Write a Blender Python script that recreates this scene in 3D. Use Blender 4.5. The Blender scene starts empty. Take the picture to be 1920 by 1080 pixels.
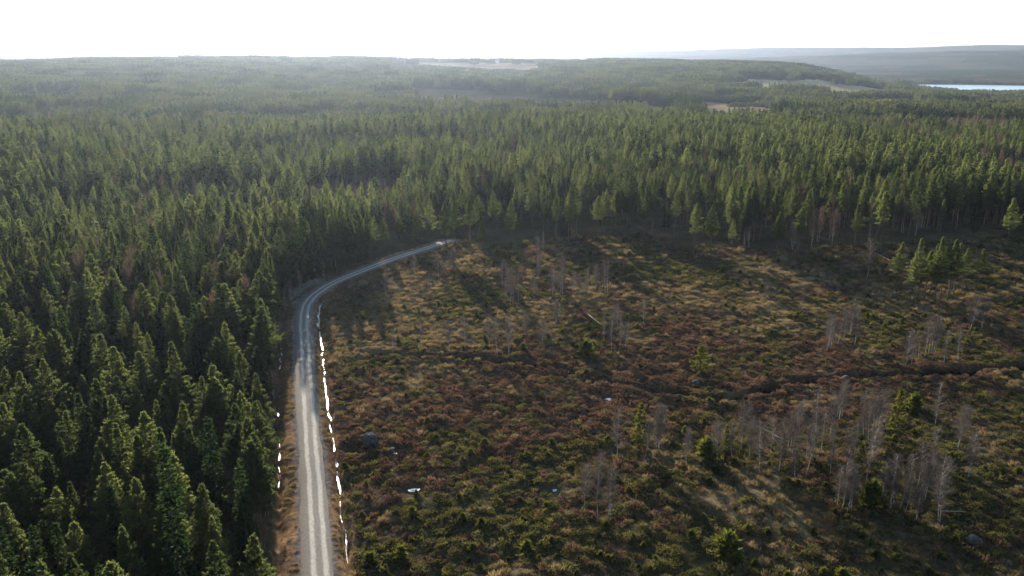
import bpy, math, random
import numpy as np
from mathutils import Vector
rnd = random.Random(7)
rng = np.random.default_rng(11)
SC = bpy.context.scene
COL = SC.collection
R = math.radians

# ------------------------------------------------------------------ camera
H = 57.0
F = 1478.0                       # focal length in pixels of a 1920 px wide frame
PITCH = math.atan(440.0 / F)
CP, SP = math.cos(PITCH), math.sin(PITCH)
SUN_EL, SUN_AZ = R(13), R(-15)

def proj(x, y, z):
    """world point(s) to photograph pixels and depth"""
    dz = z - H
    d = y * CP - dz * SP
    up = y * SP + dz * CP
    d = np.where(np.abs(d) < 1e-6, 1e-6, d)
    return 960 + F * x / d, 540 - F * up / d, d

# ------------------------------------------------------------------ noise
def _hash(ix, iy, s):
    n = (ix.astype(np.int64) * 374761393 + iy.astype(np.int64) * 668265263 + s * 1442695041) & 0xFFFFFFFF
    n = np.asarray(n).astype(np.uint64)
    n = ((n ^ (n >> np.uint64(13))) * np.uint64(1274126177)) & np.uint64(0xFFFFFFFF)
    n = ((n ^ (n >> np.uint64(16))) * np.uint64(2246822519)) & np.uint64(0xFFFFFFFF)
    return ((n ^ (n >> np.uint64(15))) & np.uint64(0xFFFFFF)).astype(float) / float(0xFFFFFF)

def vnoise(x, y, s=0):
    x = np.asarray(x, float); y = np.asarray(y, float)
    ix, iy = np.floor(x), np.floor(y)
    fx, fy = x - ix, y - iy
    fx = fx * fx * (3 - 2 * fx); fy = fy * fy * (3 - 2 * fy)
    a = _hash(ix, iy, s); b = _hash(ix + 1, iy, s)
    c = _hash(ix, iy + 1, s); d = _hash(ix + 1, iy + 1, s)
    return (a + (b - a) * fx) * (1 - fy) + (c + (d - c) * fx) * fy

def fbm(x, y, s=0, o=4):
    v, a, t = 0, 1.0, 0
    for i in range(o):
        v = v + a * vnoise(x * 2 ** i + 17.3 * i, y * 2 ** i - 9.1 * i, s + i); t += a; a *= .5
    return v / t

def sstep(a, b, x):
    t = np.clip((x - a) / (b - a), 0, 1)
    return t * t * (3 - 2 * t)

# ------------------------------------------------------------------ terrain
PX = [-900, -300, 0, 320, 640, 960, 1280, 1500, 1700, 1920, 2500]
AZ = np.arctan((np.array(PX) - 960) / 1541.0)
DN = np.array([0, 450, 900, 1300, 1700, 2100, 2600, 3000, 3600, 4300, 5200, 6500, 8000, 10000, 14000, 20000.])
ZT = np.array([
    [0, 0, 0, 0, 0, 0, 0, 0, 0, 0, 0],
    [0, 0, 0, 0, 0, 0, 0, 0, 0, 0, 0],
    [2, 2, 2, 0, 0, -3, -6, -8, -8, -6, -4],
    [8, 8, 8, 8, 6, 1, -6, -13, -17, -17, -14],
    [18, 18, 18, 20, 18, 9, 3, -9, -27, -30, -24],
    [30, 28, 24, 29, 27, 15, 17, 5, -32, -42, -42],
    [35, 30, 22, 32, 30, 27, 20, 9, -44, -52, -52],
    [20, 18, 14, 20, 18, 4, 6, -24, -47, -52, -52],
    [16, 16, 15, 10, 0, -10, -20, -36, -35, -33, -30],
    [0, 0, 0, 0, -20, -30, -40, -36, -28, -22, -20],
    [10, 10, 5, 0, -10, -20, -25, -20, -10, -10, 0],
    [20, 20, 15, 10, 0, 0, 5, 32, 62, 74, 70],
    [40, 40, 40, 30, 10, 20, 30, 30, 50, 60, 60],
    [85, 80, 78, 55, 20, 44, 96, 118, 118, 140, 120],
    [40, 40, 40, 30, 20, 30, 60, 60, 60, 60, 60],
    [-100] * 11], float)

def _cr(p0, p1, p2, p3, t):
    return .5 * (2 * p1 + (p2 - p0) * t + (2 * p0 - 5 * p1 + 4 * p2 - p3) * t * t + (3 * p1 - p0 - 3 * p2 + p3) * t ** 3)

def macro(x, y):
    x = np.asarray(x, float); y = np.asarray(y, float)
    d = np.hypot(x, y); az = np.arctan2(x, y)
    fi = np.interp(az, AZ, np.arange(len(AZ))); fj = np.interp(d, DN, np.arange(len(DN)))
    i = np.clip(np.floor(fi).astype(int), 0, len(AZ) - 2); j = np.clip(np.floor(fj).astype(int), 0, len(DN) - 2)
    ti, tj = fi - i, fj - j
    cl = lambda k, n: np.clip(k, 0, n - 1)
    rows = []
    for dj in (-1, 0, 1, 2):
        jj = cl(j + dj, len(DN))
        rows.append(_cr(*[ZT[jj, cl(i + di, len(AZ))] for di in (-1, 0, 1, 2)], ti))
    z = _cr(*rows, tj)
    z = z + (fbm(x / 700., y / 700., 5, 4) - .5) * 44 * sstep(4200, 6500, d)
    z = z + (fbm(x / 160., y / 160., 9, 3) - .5) * 7 * sstep(420, 900, d) * (1 - sstep(2700, 3100, d) * .8)
    z = z + (fbm(x / 45., y / 45., 3, 3) - .5) * 1.6 * sstep(30, 90, d) * (1 - sstep(500, 900, d))
    return z

def unproj(u, v):
    """photograph pixel to the point of the ground it shows"""
    dx, up = (u - 960) / F, (540 - v) / F
    dy, dz = CP + up * SP, -SP + up * CP
    t = np.geomspace(25, 16000, 5000)
    g = H + dz * t - macro(dx * t, dy * t)
    k = np.argmax(g < 0)
    if k == 0: return None
    a = g[k - 1] / (g[k - 1] - g[k]); tt = t[k - 1] + a * (t[k] - t[k - 1])
    return float(dx * tt), float(dy * tt)

def upl(pts):
    return np.array([p for p in (unproj(u, v) for u, v in pts) if p])

def resample(P, step):
    # smooth spline through the points, then even spacing
    Q = np.vstack([2 * P[0] - P[1], P, 2 * P[-1] - P[-2]])
    out = []
    for k in range(1, len(Q) - 2):
        for t in np.linspace(0, 1, 24, endpoint=False):
            out.append(_cr(Q[k - 1], Q[k], Q[k + 1], Q[k + 2], t))
    out.append(P[-1]); out = np.array(out)
    s = np.concatenate([[0], np.cumsum(np.hypot(*np.diff(out, axis=0).T))])
    n = max(2, int(s[-1] / step))
    q = np.linspace(0, s[-1], n)
    return np.stack([np.interp(q, s, out[:, 0]), np.interp(q, s, out[:, 1])], 1)

def dist_line(x, y, L):
    """unsigned distance, signed side (+ = right of travel) and length along a polyline"""
    shp = np.shape(x); x = np.ravel(x); y = np.ravel(y)
    best = np.full(x.shape, 1e9); side = np.zeros_like(best); along = np.zeros_like(best)
    s = 0.
    for a, b in zip(L[:-1], L[1:]):
        d = b - a; l2 = d @ d; ln = math.sqrt(l2)
        t = np.clip(((x - a[0]) * d[0] + (y - a[1]) * d[1]) / l2, 0, 1)
        ex, ey = x - a[0] - t * d[0], y - a[1] - t * d[1]
        q = np.hypot(ex, ey); m = q < best
        best[m] = q[m]; side[m] = np.sign(ex * d[1] - ey * d[0])[m]; along[m] = (s + t * ln)[m]
        s += ln
    return best.reshape(shp), side.reshape(shp), along.reshape(shp)

ROAD = resample(upl([(655, 1500), (622, 1250), (597, 1080), (585, 900), (572.5, 720), (569, 640), (567, 603), (573, 572), (592, 550), (622, 531),
                     (652, 518), (692, 502), (740, 484), (790, 468), (830, 455), (848, 451)]), 2.0)
TRENCHES = [resample(upl(p), 3.0) for p in (
    [(690, 662), (740, 666), (830, 669), (900, 672), (945, 677), (990, 683), (1035, 690), (1090, 700), (1140, 716), (1200, 726), (1290, 742), (1340, 750), (1390, 746), (1440, 730), (1500, 716), (1580, 707), (1660, 703), (1740, 704), (1820, 700)],
    [(1740, 700), (1800, 694), (1900, 688), (2000, 686)])]
PUDDLES = [(p, r) for p, r in ((unproj(735, 836), .55), (unproj(741, 846), .5), (unproj(760, 827), .4), (unproj(757, 840), .35), (unproj(777, 915), 1.0), (unproj(774, 883), .4), (unproj(1040, 915), .6), (unproj(1141, 745), .7))]

def in_poly(u, v, P):
    u = np.asarray(u); v = np.asarray(v); c = np.zeros(u.shape, bool)
    n = len(P)
    for i in range(n):
        (x1, y1), (x2, y2) = P[i], P[i - 1]
        m = ((y1 > v) != (y2 > v)) & (u < (x2 - x1) * (v - y1) / ((y2 - y1) or 1e-9) + x1)
        c ^= m
    return c

# outlines on the ground, found from where they show in the photograph
CLEARING = upl([(655, 1500), (597, 1080), (572, 720), (567, 603), (573, 572), (592, 550), (652, 518), (740, 484), (823, 457),
                (900, 462), (960, 458), (1060, 444), (1200, 440), (1300, 462), (1400, 468), (1500, 470), (1650, 452), (1800, 452), (1920, 440), (2150, 440), (2400, 470), (2600, 700), (2800, 1500)])
def polar(u, d):
    a = math.atan((u - 960) / 1541.0)
    return math.sin(a) * d, math.cos(a) * d
FIELDS = [np.array([polar(u, d) for u, d in ((745, 2050), (850, 1980), (960, 2000), (1015, 2120), (1005, 2640), (900, 2700), (780, 2680), (740, 2500))])] + [upl(p) for p in (   # first a pale field on the ridge
    [(1335, 150), (1420, 147), (1500, 150), (1600, 160), (1672, 169), (1675, 188), (1540, 190), (1400, 178)],
    [(1275, 190), (1330, 189), (1400, 196), (1465, 206), (1460, 252), (1370, 246), (1280, 230)],
    [(765, 165), (900, 172), (1000, 180), (1130, 190), (1270, 202), (1275, 226), (1100, 220), (900, 210), (770, 200)],           # young plants
    [(1835, 328), (1900, 322), (1990, 325), (2000, 380), (1900, 378), (1835, 360)],
    [(0, 170), (150, 168), (160, 200), (0, 204)],  # dark band: shade of a forest edge put into the ground colour
    [(555, 372), (700, 350), (760, 356), (740, 400), (640, 410), (560, 412)],                           # bare birches
    [(1630, 190), (1900, 194), (1920, 206), (1640, 204)])]

def in_field(x, y, k):
    d = np.hypot(x, y) * .035
    x = x + d * (fbm(x / (d * 2 + 1), y / (d * 2 + 1), 201, 3) - .5); y = y + 2.2 * d * (fbm(x / (d * 2 + 1), y / (d * 2 + 1), 211, 3) - .5)
    return in_poly(x, y, FIELDS[k])

def micro(x, y):
    """hummocks of the cleared heath, road ditches, trenches"""
    d = np.hypot(x, y)
    m = (fbm(x / 2.6, y / 2.6, 21, 3) - .5) * .95 + (np.abs(fbm(x / 5.5, y / 5.5, 31, 2) - .5)) * 1.1 - .2
    m = m * (1 - sstep(330, 460, d))
    sel = (x > -75) & (x < 20) & (y > 20) & (y < 330)
    out = m
    if np.any(sel):
        q, s, _ = dist_line(x[sel], y[sel], ROAD)
        off = q * s
        flat = sstep(2.2, 4.6, q)
        v = m[sel] * (.18 + .82 * flat) * np.where(q < 2.9, .35, 1.)
        v = v - .75 * np.exp(-((off - 3.5) / .55) ** 2) - .75 * np.exp(-((off + 4.5) / .6) ** 2)
        v = np.where(q < 1.75, np.minimum(v, -.03), v)
        out = out.copy(); out[sel] = v
    for L in TRENCHES:
        lo, hi = L.min(0) - 4, L.max(0) + 4
        sel = (x > lo[0]) & (x < hi[0]) & (y > lo[1]) & (y < hi[1])
        if np.any(sel):
            q, s, _ = dist_line(x[sel], y[sel], L)
            q = q + (vnoise(x[sel] / 2.2, y[sel] / 2.2, 77) - .5) * 1.7
            out = out.copy(); out[sel] += -1.25 * np.exp(-(q / .8) ** 2) + .4 * np.exp(-((q - 1.8) / .7) ** 2)
    for p, r in PUDDLES:
        q = np.hypot(x - p[0], y - p[1])
        sel = q < r * 3
        if np.any(sel):
            out = out.copy(); w = 1 - sstep(r * .9, r * 2.0, q[sel]); out[sel] = out[sel] * (1 - w) - .45 * w
    return out

def ground(x, y):
    x = np.atleast_1d(np.asarray(x, float)); y = np.atleast_1d(np.asarray(y, float))
    return macro(x, y) + micro(x, y)

# how red (heather), green (dwarf shrubs), straw (dry grass) the heath is
def _blobs(L):
    return [(unproj(u, v), r) for u, v, r in L]
RED = _blobs([(900, 740, 22), (1000, 760, 20), (1130, 720, 20), (1250, 760, 18), (1160, 690, 18), (1400, 720, 16), (1600, 690, 18), (1330, 640, 16), (1060, 700, 16), (1560, 740, 12), (980, 690, 14), (1380, 770, 10), (1600, 620, 10)])
STRAW = _blobs([(755, 520, 12), (770, 560, 13), (700, 600, 12), (790, 610, 13), (720, 640, 10), (900, 500, 15), (920, 600, 14), (1000, 600, 14), (1480, 515, 12), (1300, 560, 10), (1480, 585, 14), (1700, 560, 14), (560, 620, 5), (690, 815, 2.5), (900, 950, 3), (970, 815, 3), (1400, 900, 6), (760, 700, 8), (1500, 760, 6), (1450, 960, 6)])
GREEN = _blobs([(670, 880, 9), (740, 960, 9), (680, 1040, 8), (860, 930, 9), (1000, 870, 10), (960, 990, 9), (1150, 960, 9), (1300, 1020, 10), (1500, 1020, 10), (1650, 1030, 9), (1850, 880, 14), (1800, 1020, 9), (1880, 760, 14), (1650, 610, 14), (1450, 640, 10), (1350, 830, 8), (650, 690, 8), (880, 560, 10), (1250, 500, 16), (1100, 610, 9), (1750, 800, 8)])

def cover(x, y):
    def f(L):
        v = np.zeros_like(x)
        for p, r in L: v = np.maximum(v, np.exp(-((x - p[0]) ** 2 + (y - p[1]) ** 2) / (r * r)))
        return v
    n1, n2, n3 = fbm(x / 9, y / 9, 41, 4), fbm(x / 8, y / 8, 51, 4), fbm(x / 7, y / 7, 61, 4)
    red = .75 * f(RED) + (n1 - .5) * 1.9 + .22
    green = .6 * f(GREEN) + (n2 - .5) * 2.0 + .34
    straw = .7 * f(STRAW) + (n3 - .5) * 1.8 + .15
    return np.stack([red, green, straw], -1)

# ------------------------------------------------------------------ materials
def mat(name):
    m = bpy.data.materials.new(name); m.use_nodes = True
    nt = m.node_tree; nt.nodes.clear()
    return m, nt, nt.nodes.new('ShaderNodeOutputMaterial')

def N(nt, kind, **kw):
    n = nt.nodes.new(kind)
    for k, v in kw.items():
        if k in n.inputs: n.inputs[k].default_value = v
        else: setattr(n, k, v)
    return n

def ramp(nt, stops):
    r = nt.nodes.new('ShaderNodeValToRGB'); e = r.color_ramp.elements
    while len(e) < len(stops): e.new(.5)
    for q, (p, c) in zip(e, stops):
        q.position = p; q.color = (*c, 1) if len(c) == 3 else c
    return r

def leaf_material(name, dark, light, trans, tw=.4, hue_noise=.6):
    """matte leaf that lets some light through; each plant gets its own tint, clumps vary"""
    m, nt, out = mat(name)
    oi = N(nt, 'ShaderNodeObjectInfo'); geo = N(nt, 'ShaderNodeNewGeometry')
    no = N(nt, 'ShaderNodeTexNoise'); no.inputs['Scale'].default_value = hue_noise; no.inputs['Detail'].default_value = 3
    nt.links.new(geo.outputs['Position'], no.inputs['Vector'])
    ad = N(nt, 'ShaderNodeMath', operation='MULTIPLY_ADD'); ad.inputs[1].default_value = .8
    nt.links.new(oi.outputs['Random'], ad.inputs[0])
    mm = N(nt, 'ShaderNodeMath', operation='MULTIPLY_ADD'); mm.inputs[1].default_value = 1.1; mm.inputs[2].default_value = -.42
    nt.links.new(no.outputs['Fac'], mm.inputs[0]); nt.links.new(mm.outputs[0], ad.inputs[2])
    r = ramp(nt, [(0, dark), (1, light)]); nt.links.new(ad.outputs[0], r.inputs['Fac'])
    di = N(nt, 'ShaderNodeBsdfDiffuse'); tr = N(nt, 'ShaderNodeBsdfTranslucent'); gl = N(nt, 'ShaderNodeBsdfGlossy')
    gl.inputs['Roughness'].default_value = .5; gl.inputs['Color'].default_value = (.9, .95, .9, 1)
    mu = N(nt, 'ShaderNodeMix', data_type='RGBA', blend_type='MULTIPLY'); mu.inputs['Factor'].default_value = 1
    nt.links.new(r.outputs['Color'], mu.inputs[6]); mu.inputs[7].default_value = (*trans, 1)
    nt.links.new(r.outputs['Color'], di.inputs['Color']); nt.links.new(mu.outputs[2], tr.inputs['Color'])
    mx = N(nt, 'ShaderNodeMixShader'); mx.inputs[0].default_value = tw
    nt.links.new(di.outputs[0], mx.inputs[1]); nt.links.new(tr.outputs[0], mx.inputs[2])
    m2 = N(nt, 'ShaderNodeMixShader'); m2.inputs[0].default_value = .01
    nt.links.new(mx.outputs[0], m2.inputs[1]); nt.links.new(gl.outputs[0], m2.inputs[2])
    nt.links.new(m2.outputs[0], out.inputs['Surface'])
    return m

def noise_material(name, stops, scale=3., rough=.9, bump=.3, bscale=None, spec=.2):
    m, nt, out = mat(name)
    tc = N(nt, 'ShaderNodeTexCoord'); no = N(nt, 'ShaderNodeTexNoise')
    no.inputs['Scale'].default_value = scale; no.inputs['Detail'].default_value = 6
    nt.links.new(tc.outputs['Object'], no.inputs['Vector'])
    r = ramp(nt, stops); nt.links.new(no.outputs['Fac'], r.inputs['Fac'])
    b = N(nt, 'ShaderNodeBsdfPrincipled'); b.inputs['Roughness'].default_value = rough; b.inputs['Specular IOR Level'].default_value = spec
    nt.links.new(r.outputs['Color'], b.inputs['Base Color'])
    if bump:
        n2 = N(nt, 'ShaderNodeTexNoise'); n2.inputs['Scale'].default_value = bscale or scale * 3; n2.inputs['Detail'].default_value = 5
        nt.links.new(tc.outputs['Object'], n2.inputs['Vector'])
        bp = N(nt, 'ShaderNodeBump'); bp.inputs['Strength'].default_value = bump; bp.inputs['Distance'].default_value = .1
        nt.links.new(n2.outputs['Fac'], bp.inputs['Height']); nt.links.new(bp.outputs[0], b.inputs['Normal'])
    nt.links.new(b.outputs[0], out.inputs['Surface'])
    return m

M_PINE = leaf_material('pine_needles', (.013, .022, .014), (.077, .086, .041), (2.65, 2.75, 1.55), .55)
M_FARPINE = leaf_material('far_forest_needles', (.011, .020, .015), (.070, .077, .043), (2.5, 2.55, 1.6), .5)
M_SPRUCE = leaf_material('spruce_needles', (.010, .020, .011), (.026, .042, .018), (2, 2, 1), .35)
M_SAPL = leaf_material('sapling_needles', (.026, .038, .014), (.085, .092, .026), (1.7, 1.6, .9), .45, 1.2)
M_HEATHER = leaf_material('heather', (.060, .040, .031), (.185, .120, .080), (1.3, 1.1, .9), .3, .8)
M_DWARF = leaf_material('dwarf_shrub', (.040, .040, .019), (.132, .120, .050), (1.4, 1.4, .8), .35, .8)
M_GRASS = leaf_material('dry_grass', (.110, .082, .046), (.230, .180, .108), (1.3, 1.2, .9), .4, .8)
M_TWIG = leaf_material('birch_twigs', (.085, .066, .056), (.18, .142, .118), (1, 1, 1), .12, .8)
M_BARK = noise_material('pine_bark', [(.3, (.05, .04, .035)), (.7, (.17, .115, .08))], 2.0)
M_BIRCH = noise_material('birch_bark', [(.38, (.12, .11, .10)), (.50, (.34, .32, .295)), (.8, (.50, .475, .44))], 2.2, .7)
M_ROCK = noise_material('granite', [(.3, (.04, .04, .042)), (.7, (.13, .125, .12))], 2.2, .95, .9, None, .05)
M_LOG = noise_material('dead_wood', [(.3, (.12, .105, .09)), (.7, (.26, .235, .205))], 2.0)

def ground_material():
    m, nt, out = mat('heath_ground')
    at = N(nt, 'ShaderNodeAttribute', attribute_name='Col'); geo = N(nt, 'ShaderNodeNewGeometry')
    n1 = N(nt, 'ShaderNodeTexNoise'); n1.inputs['Scale'].default_value = 1.5; n1.inputs['Detail'].default_value = 8; n1.inputs['Roughness'].default_value = .65
    n2 = N(nt, 'ShaderNodeTexNoise'); n2.inputs['Scale'].default_value = .02; n2.inputs['Detail'].default_value = 8; n2.inputs['Roughness'].default_value = .7
    for n in (n1, n2): nt.links.new(geo.outputs['Position'], n.inputs['Vector'])
    r1 = ramp(nt, [(.28, (.45, .42, .40)), (.5, (.95, .95, .95)), (.72, (1.5, 1.45, 1.3))])
    r2 = ramp(nt, [(.3, (.7, .7, .7)), (.7, (1.3, 1.3, 1.3))])
    nt.links.new(n1.outputs['Fac'], r1.inputs['Fac']); nt.links.new(n2.outputs['Fac'], r2.inputs['Fac'])
    a = N(nt, 'ShaderNodeMix', data_type='RGBA', blend_type='MULTIPLY'); a.inputs['Factor'].default_value = 1
    b = N(nt, 'ShaderNodeMix', data_type='RGBA', blend_type='MULTIPLY'); b.inputs['Factor'].default_value = 1
    nt.links.new(at.outputs['Color'], a.inputs[6]); nt.links.new(r1.outputs['Color'], a.inputs[7])
    nt.links.new(a.outputs[2], b.inputs[6]); nt.links.new(r2.outputs['Color'], b.inputs[7])
    bs = N(nt, 'ShaderNodeBsdfDiffuse'); bs.inputs['Roughness'].default_value = .3
    nt.links.new(b.outputs[2], bs.inputs['Color'])
    bp = N(nt, 'ShaderNodeBump'); bp.inputs['Strength'].default_value = .8; bp.inputs['Distance'].default_value = .25
    nt.links.new(n1.outputs['Fac'], bp.inputs['Height']); nt.links.new(bp.outputs[0], bs.inputs['Normal'])
    nt.links.new(bs.outputs[0], out.inputs['Surface'])
    return m

def road_material():
    m, nt, out = mat('gravel_road')
    uv = N(nt, 'ShaderNodeUVMap', uv_map='UVMap'); sep = N(nt, 'ShaderNodeSeparateXYZ'); geo = N(nt, 'ShaderNodeNewGeometry')
    nt.links.new(uv.outputs[0], sep.inputs[0])
    wob = N(nt, 'ShaderNodeTexNoise'); wob.inputs['Scale'].default_value = .25; wob.inputs['Detail'].default_value = 4
    nt.links.new(geo.outputs['Position'], wob.inputs['Vector'])
    w2 = N(nt, 'ShaderNodeMath', operation='MULTIPLY_ADD'); w2.inputs[1].default_value = .09
    nt.links.new(wob.outputs['Fac'], w2.inputs[0]); nt.links.new(sep.outputs['X'], w2.inputs[2])
    r = ramp(nt, [(.06, (.14, .105, .08)), (.22, (.165, .145, .128)), (.345, (.185, .168, .152)), (.39, (.43, .405, .365)), (.455, (.43, .405, .365)),
                  (.50, (.205, .19, .175)), (.605, (.205, .19, .175)), (.65, (.43, .405, .365)), (.715, (.43, .405, .365)), (.765, (.185, .168, .152)), (.9, (.165, .145, .128)), (1., (.14, .105, .08))])
    nt.links.new(w2.outputs[0], r.inputs['Fac'])
    n1 = N(nt, 'ShaderNodeTexNoise'); n1.inputs['Scale'].default_value = 5; n1.inputs['Detail'].default_value = 8; n1.inputs['Roughness'].default_value = .7
    mp = N(nt, 'ShaderNodeMapping'); mp.inputs['Scale'].default_value = (1, .35, 1)
    nt.links.new(geo.outputs['Position'], mp.inputs['Vector']); nt.links.new(mp.outputs[0], n1.inputs['Vector'])
    r1 = ramp(nt, [(.3, (.65, .63, .62)), (.7, (1.25, 1.24, 1.22))]); nt.links.new(n1.outputs['Fac'], r1.inputs['Fac'])
    a = N(nt, 'ShaderNodeMix', data_type='RGBA', blend_type='MULTIPLY'); a.inputs['Factor'].default_value = 1
    nt.links.new(r.outputs['Color'], a.inputs[6]); nt.links.new(r1.outputs['Color'], a.inputs[7])
    bs = N(nt, 'ShaderNodeBsdfPrincipled'); bs.inputs['Roughness'].default_value = .95; bs.inputs['Specular IOR Level'].default_value = .08
    nt.links.new(a.outputs[2], bs.inputs['Base Color'])
    bp = N(nt, 'ShaderNodeBump'); bp.inputs['Strength'].default_value = .35; bp.inputs['Distance'].default_value = .06
    nt.links.new(n1.outputs['Fac'], bp.inputs['Height']); nt.links.new(bp.outputs[0], bs.inputs['Normal'])
    nt.links.new(bs.outputs[0], out.inputs['Surface'])
    return m

def water_material(name, rough, col):
    m, nt, out = mat(name)
    b = N(nt, 'ShaderNodeBsdfPrincipled'); b.inputs['Base Color'].default_value = (*col, 1)
    b.inputs['Roughness'].default_value = rough; b.inputs['IOR'].default_value = 1.33
    geo = N(nt, 'ShaderNodeNewGeometry'); n = N(nt, 'ShaderNodeTexNoise'); n.inputs['Scale'].default_value = .6; n.inputs['Detail'].default_value = 4
    nt.links.new(geo.outputs['Position'], n.inputs['Vector'])
    bp = N(nt, 'ShaderNodeBump'); bp.inputs['Strength'].default_value = .05; bp.inputs['Distance'].default_value = .1
    nt.links.new(n.outputs['Fac'], bp.inputs['Height']); nt.links.new(bp.outputs[0], b.inputs['Normal'])
    nt.links.new(b.outputs[0], out.inputs['Surface'])
    return m
M_GROUND, M_ROAD = ground_material(), road_material()
M_WATER = noise_material('ditch_ice', [(.33, (.10, .10, .105)), (.50, (.68, .69, .70))], 2.2, .35, .3, None, .5); M_LAKE = water_material('lake_water', .3, (.30, .40, .52))

# ------------------------------------------------------------------ mesh helpers
def mesh(name, V, T, mats, mi=None, smooth=False):
    """T: (n,3) or (n,4) faces, or a list of such arrays"""
    me = bpy.data.meshes.new(name)
    Ts = T if isinstance(T, list) and not isinstance(T[0], tuple) else [T]
    Ts = [np.asarray(t, np.int32) for t in Ts if len(t)]
    V = np.asarray(V, np.float32)
    me.vertices.add(len(V)); me.vertices.foreach_set('co', V.ravel())
    loops = np.concatenate([t.ravel() for t in Ts]); sizes = np.concatenate([np.full(len(t), t.shape[1], np.int32) for t in Ts])
    me.loops.add(len(loops)); me.loops.foreach_set('vertex_index', loops)
    me.polygons.add(len(sizes)); me.polygons.foreach_set('loop_start', np.concatenate([[0], np.cumsum(sizes)[:-1]]).astype(np.int32))
    try: me.polygons.foreach_set('loop_total', sizes)
    except Exception: pass
    for m in (mats if isinstance(mats, (list, tuple)) else [mats]): me.materials.append(m)
    if mi is not None: me.polygons.foreach_set('material_index', np.asarray(mi, np.int32))
    me.polygons.foreach_set('use_smooth', np.full(len(sizes), bool(smooth)))
    me.update(calc_edges=True); me.validate()
    return me

def link(name, me, parent=None, kind=None):
    o = bpy.data.objects.new(name, me); COL.objects.link(o)
    if parent is not None: o.parent = parent
    if kind: o['kind'] = kind
    return o

def tag(o, label, cat, group=None):
    o['label'] = label; o['category'] = cat
    if group: o['group'] = group

class Bag:
    """collects pieces into one mesh"""
    def __init__(s): s.V, s.T, s.Q, s.n = [], [], [], 0
    def add(s, V, T=None, Q=None):
        V = np.asarray(V, float)
        if T is not None and len(T): s.T.append(np.asarray(T) + s.n)
        if Q is not None and len(Q): s.Q.append(np.asarray(Q) + s.n)
        s.V.append(V); s.n += len(V)
    def tube(s, P, rad, k=6, cap=True):
        P = np.asarray(P, float); a = np.arange(k) * 2 * math.pi / k
        V = []
        for i, p in enumerate(P):
            t = P[min(i + 1, len(P) - 1)] - P[max(i - 1, 0)]; t = t / (np.linalg.norm(t) + 1e-9)
            u = np.cross(t, (0, 1, 0) if abs(t[1]) < .8 else (1, 0, 0)); u /= np.linalg.norm(u); w = np.cross(t, u)
            V.append(p + rad[i] * (np.cos(a)[:, None] * u + np.sin(a)[:, None] * w))
        V = np.concatenate(V); Q = []
        for i in range(len(P) - 1):
            for j in range(k):
                Q.append((i * k + j, i * k + (j + 1) % k, (i + 1) * k + (j + 1) % k, (i + 1) * k + j))
        T = []
        if cap:
            V = np.vstack([V, P[-1], P[0]]); e = len(V)
            for j in range(k):
                T.append(((len(P) - 1) * k + j, (len(P) - 1) * k + (j + 1) % k, e - 2)); T.append(((j + 1) % k, j, e - 1))
        s.add(V, T, Q)
    def arrays(s):
        V = np.concatenate(s.V)
        return V, [np.concatenate(s.T) if s.T else np.zeros((0, 3), int), np.concatenate(s.Q) if s.Q else np.zeros((0, 4), int)]

def blades(C, D, length, width, g, spread=.8, k=4):
    """k pointed leaf blades at each centre C, fanning about direction D"""
    n = len(C); C = np.repeat(C, k, 0); D = np.repeat(D, k, 0) + g.normal(0, spread, (n * k, 3))
    D /= np.linalg.norm(D, axis=1)[:, None] + 1e-9
    S = np.cross(D, g.normal(0, 1, (n * k, 3))); S /= np.linalg.norm(S, axis=1)[:, None] + 1e-9
    L = np.broadcast_to(length, n).repeat(k)[:, None] * g.uniform(.7, 1.25, (n * k, 1)); W = np.broadcast_to(width, n).repeat(k)[:, None] * g.uniform(.7, 1.3, (n * k, 1))
    V = np.stack([C - D * L * .25 + S * W * .35, C + D * L * .35 - S * W * .5 * -1, C + D * L, C + D * L * .3 - S * W * .5], 1).reshape(-1, 3)
    return V, np.arange(n * k * 4).reshape(-1, 4)

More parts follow.
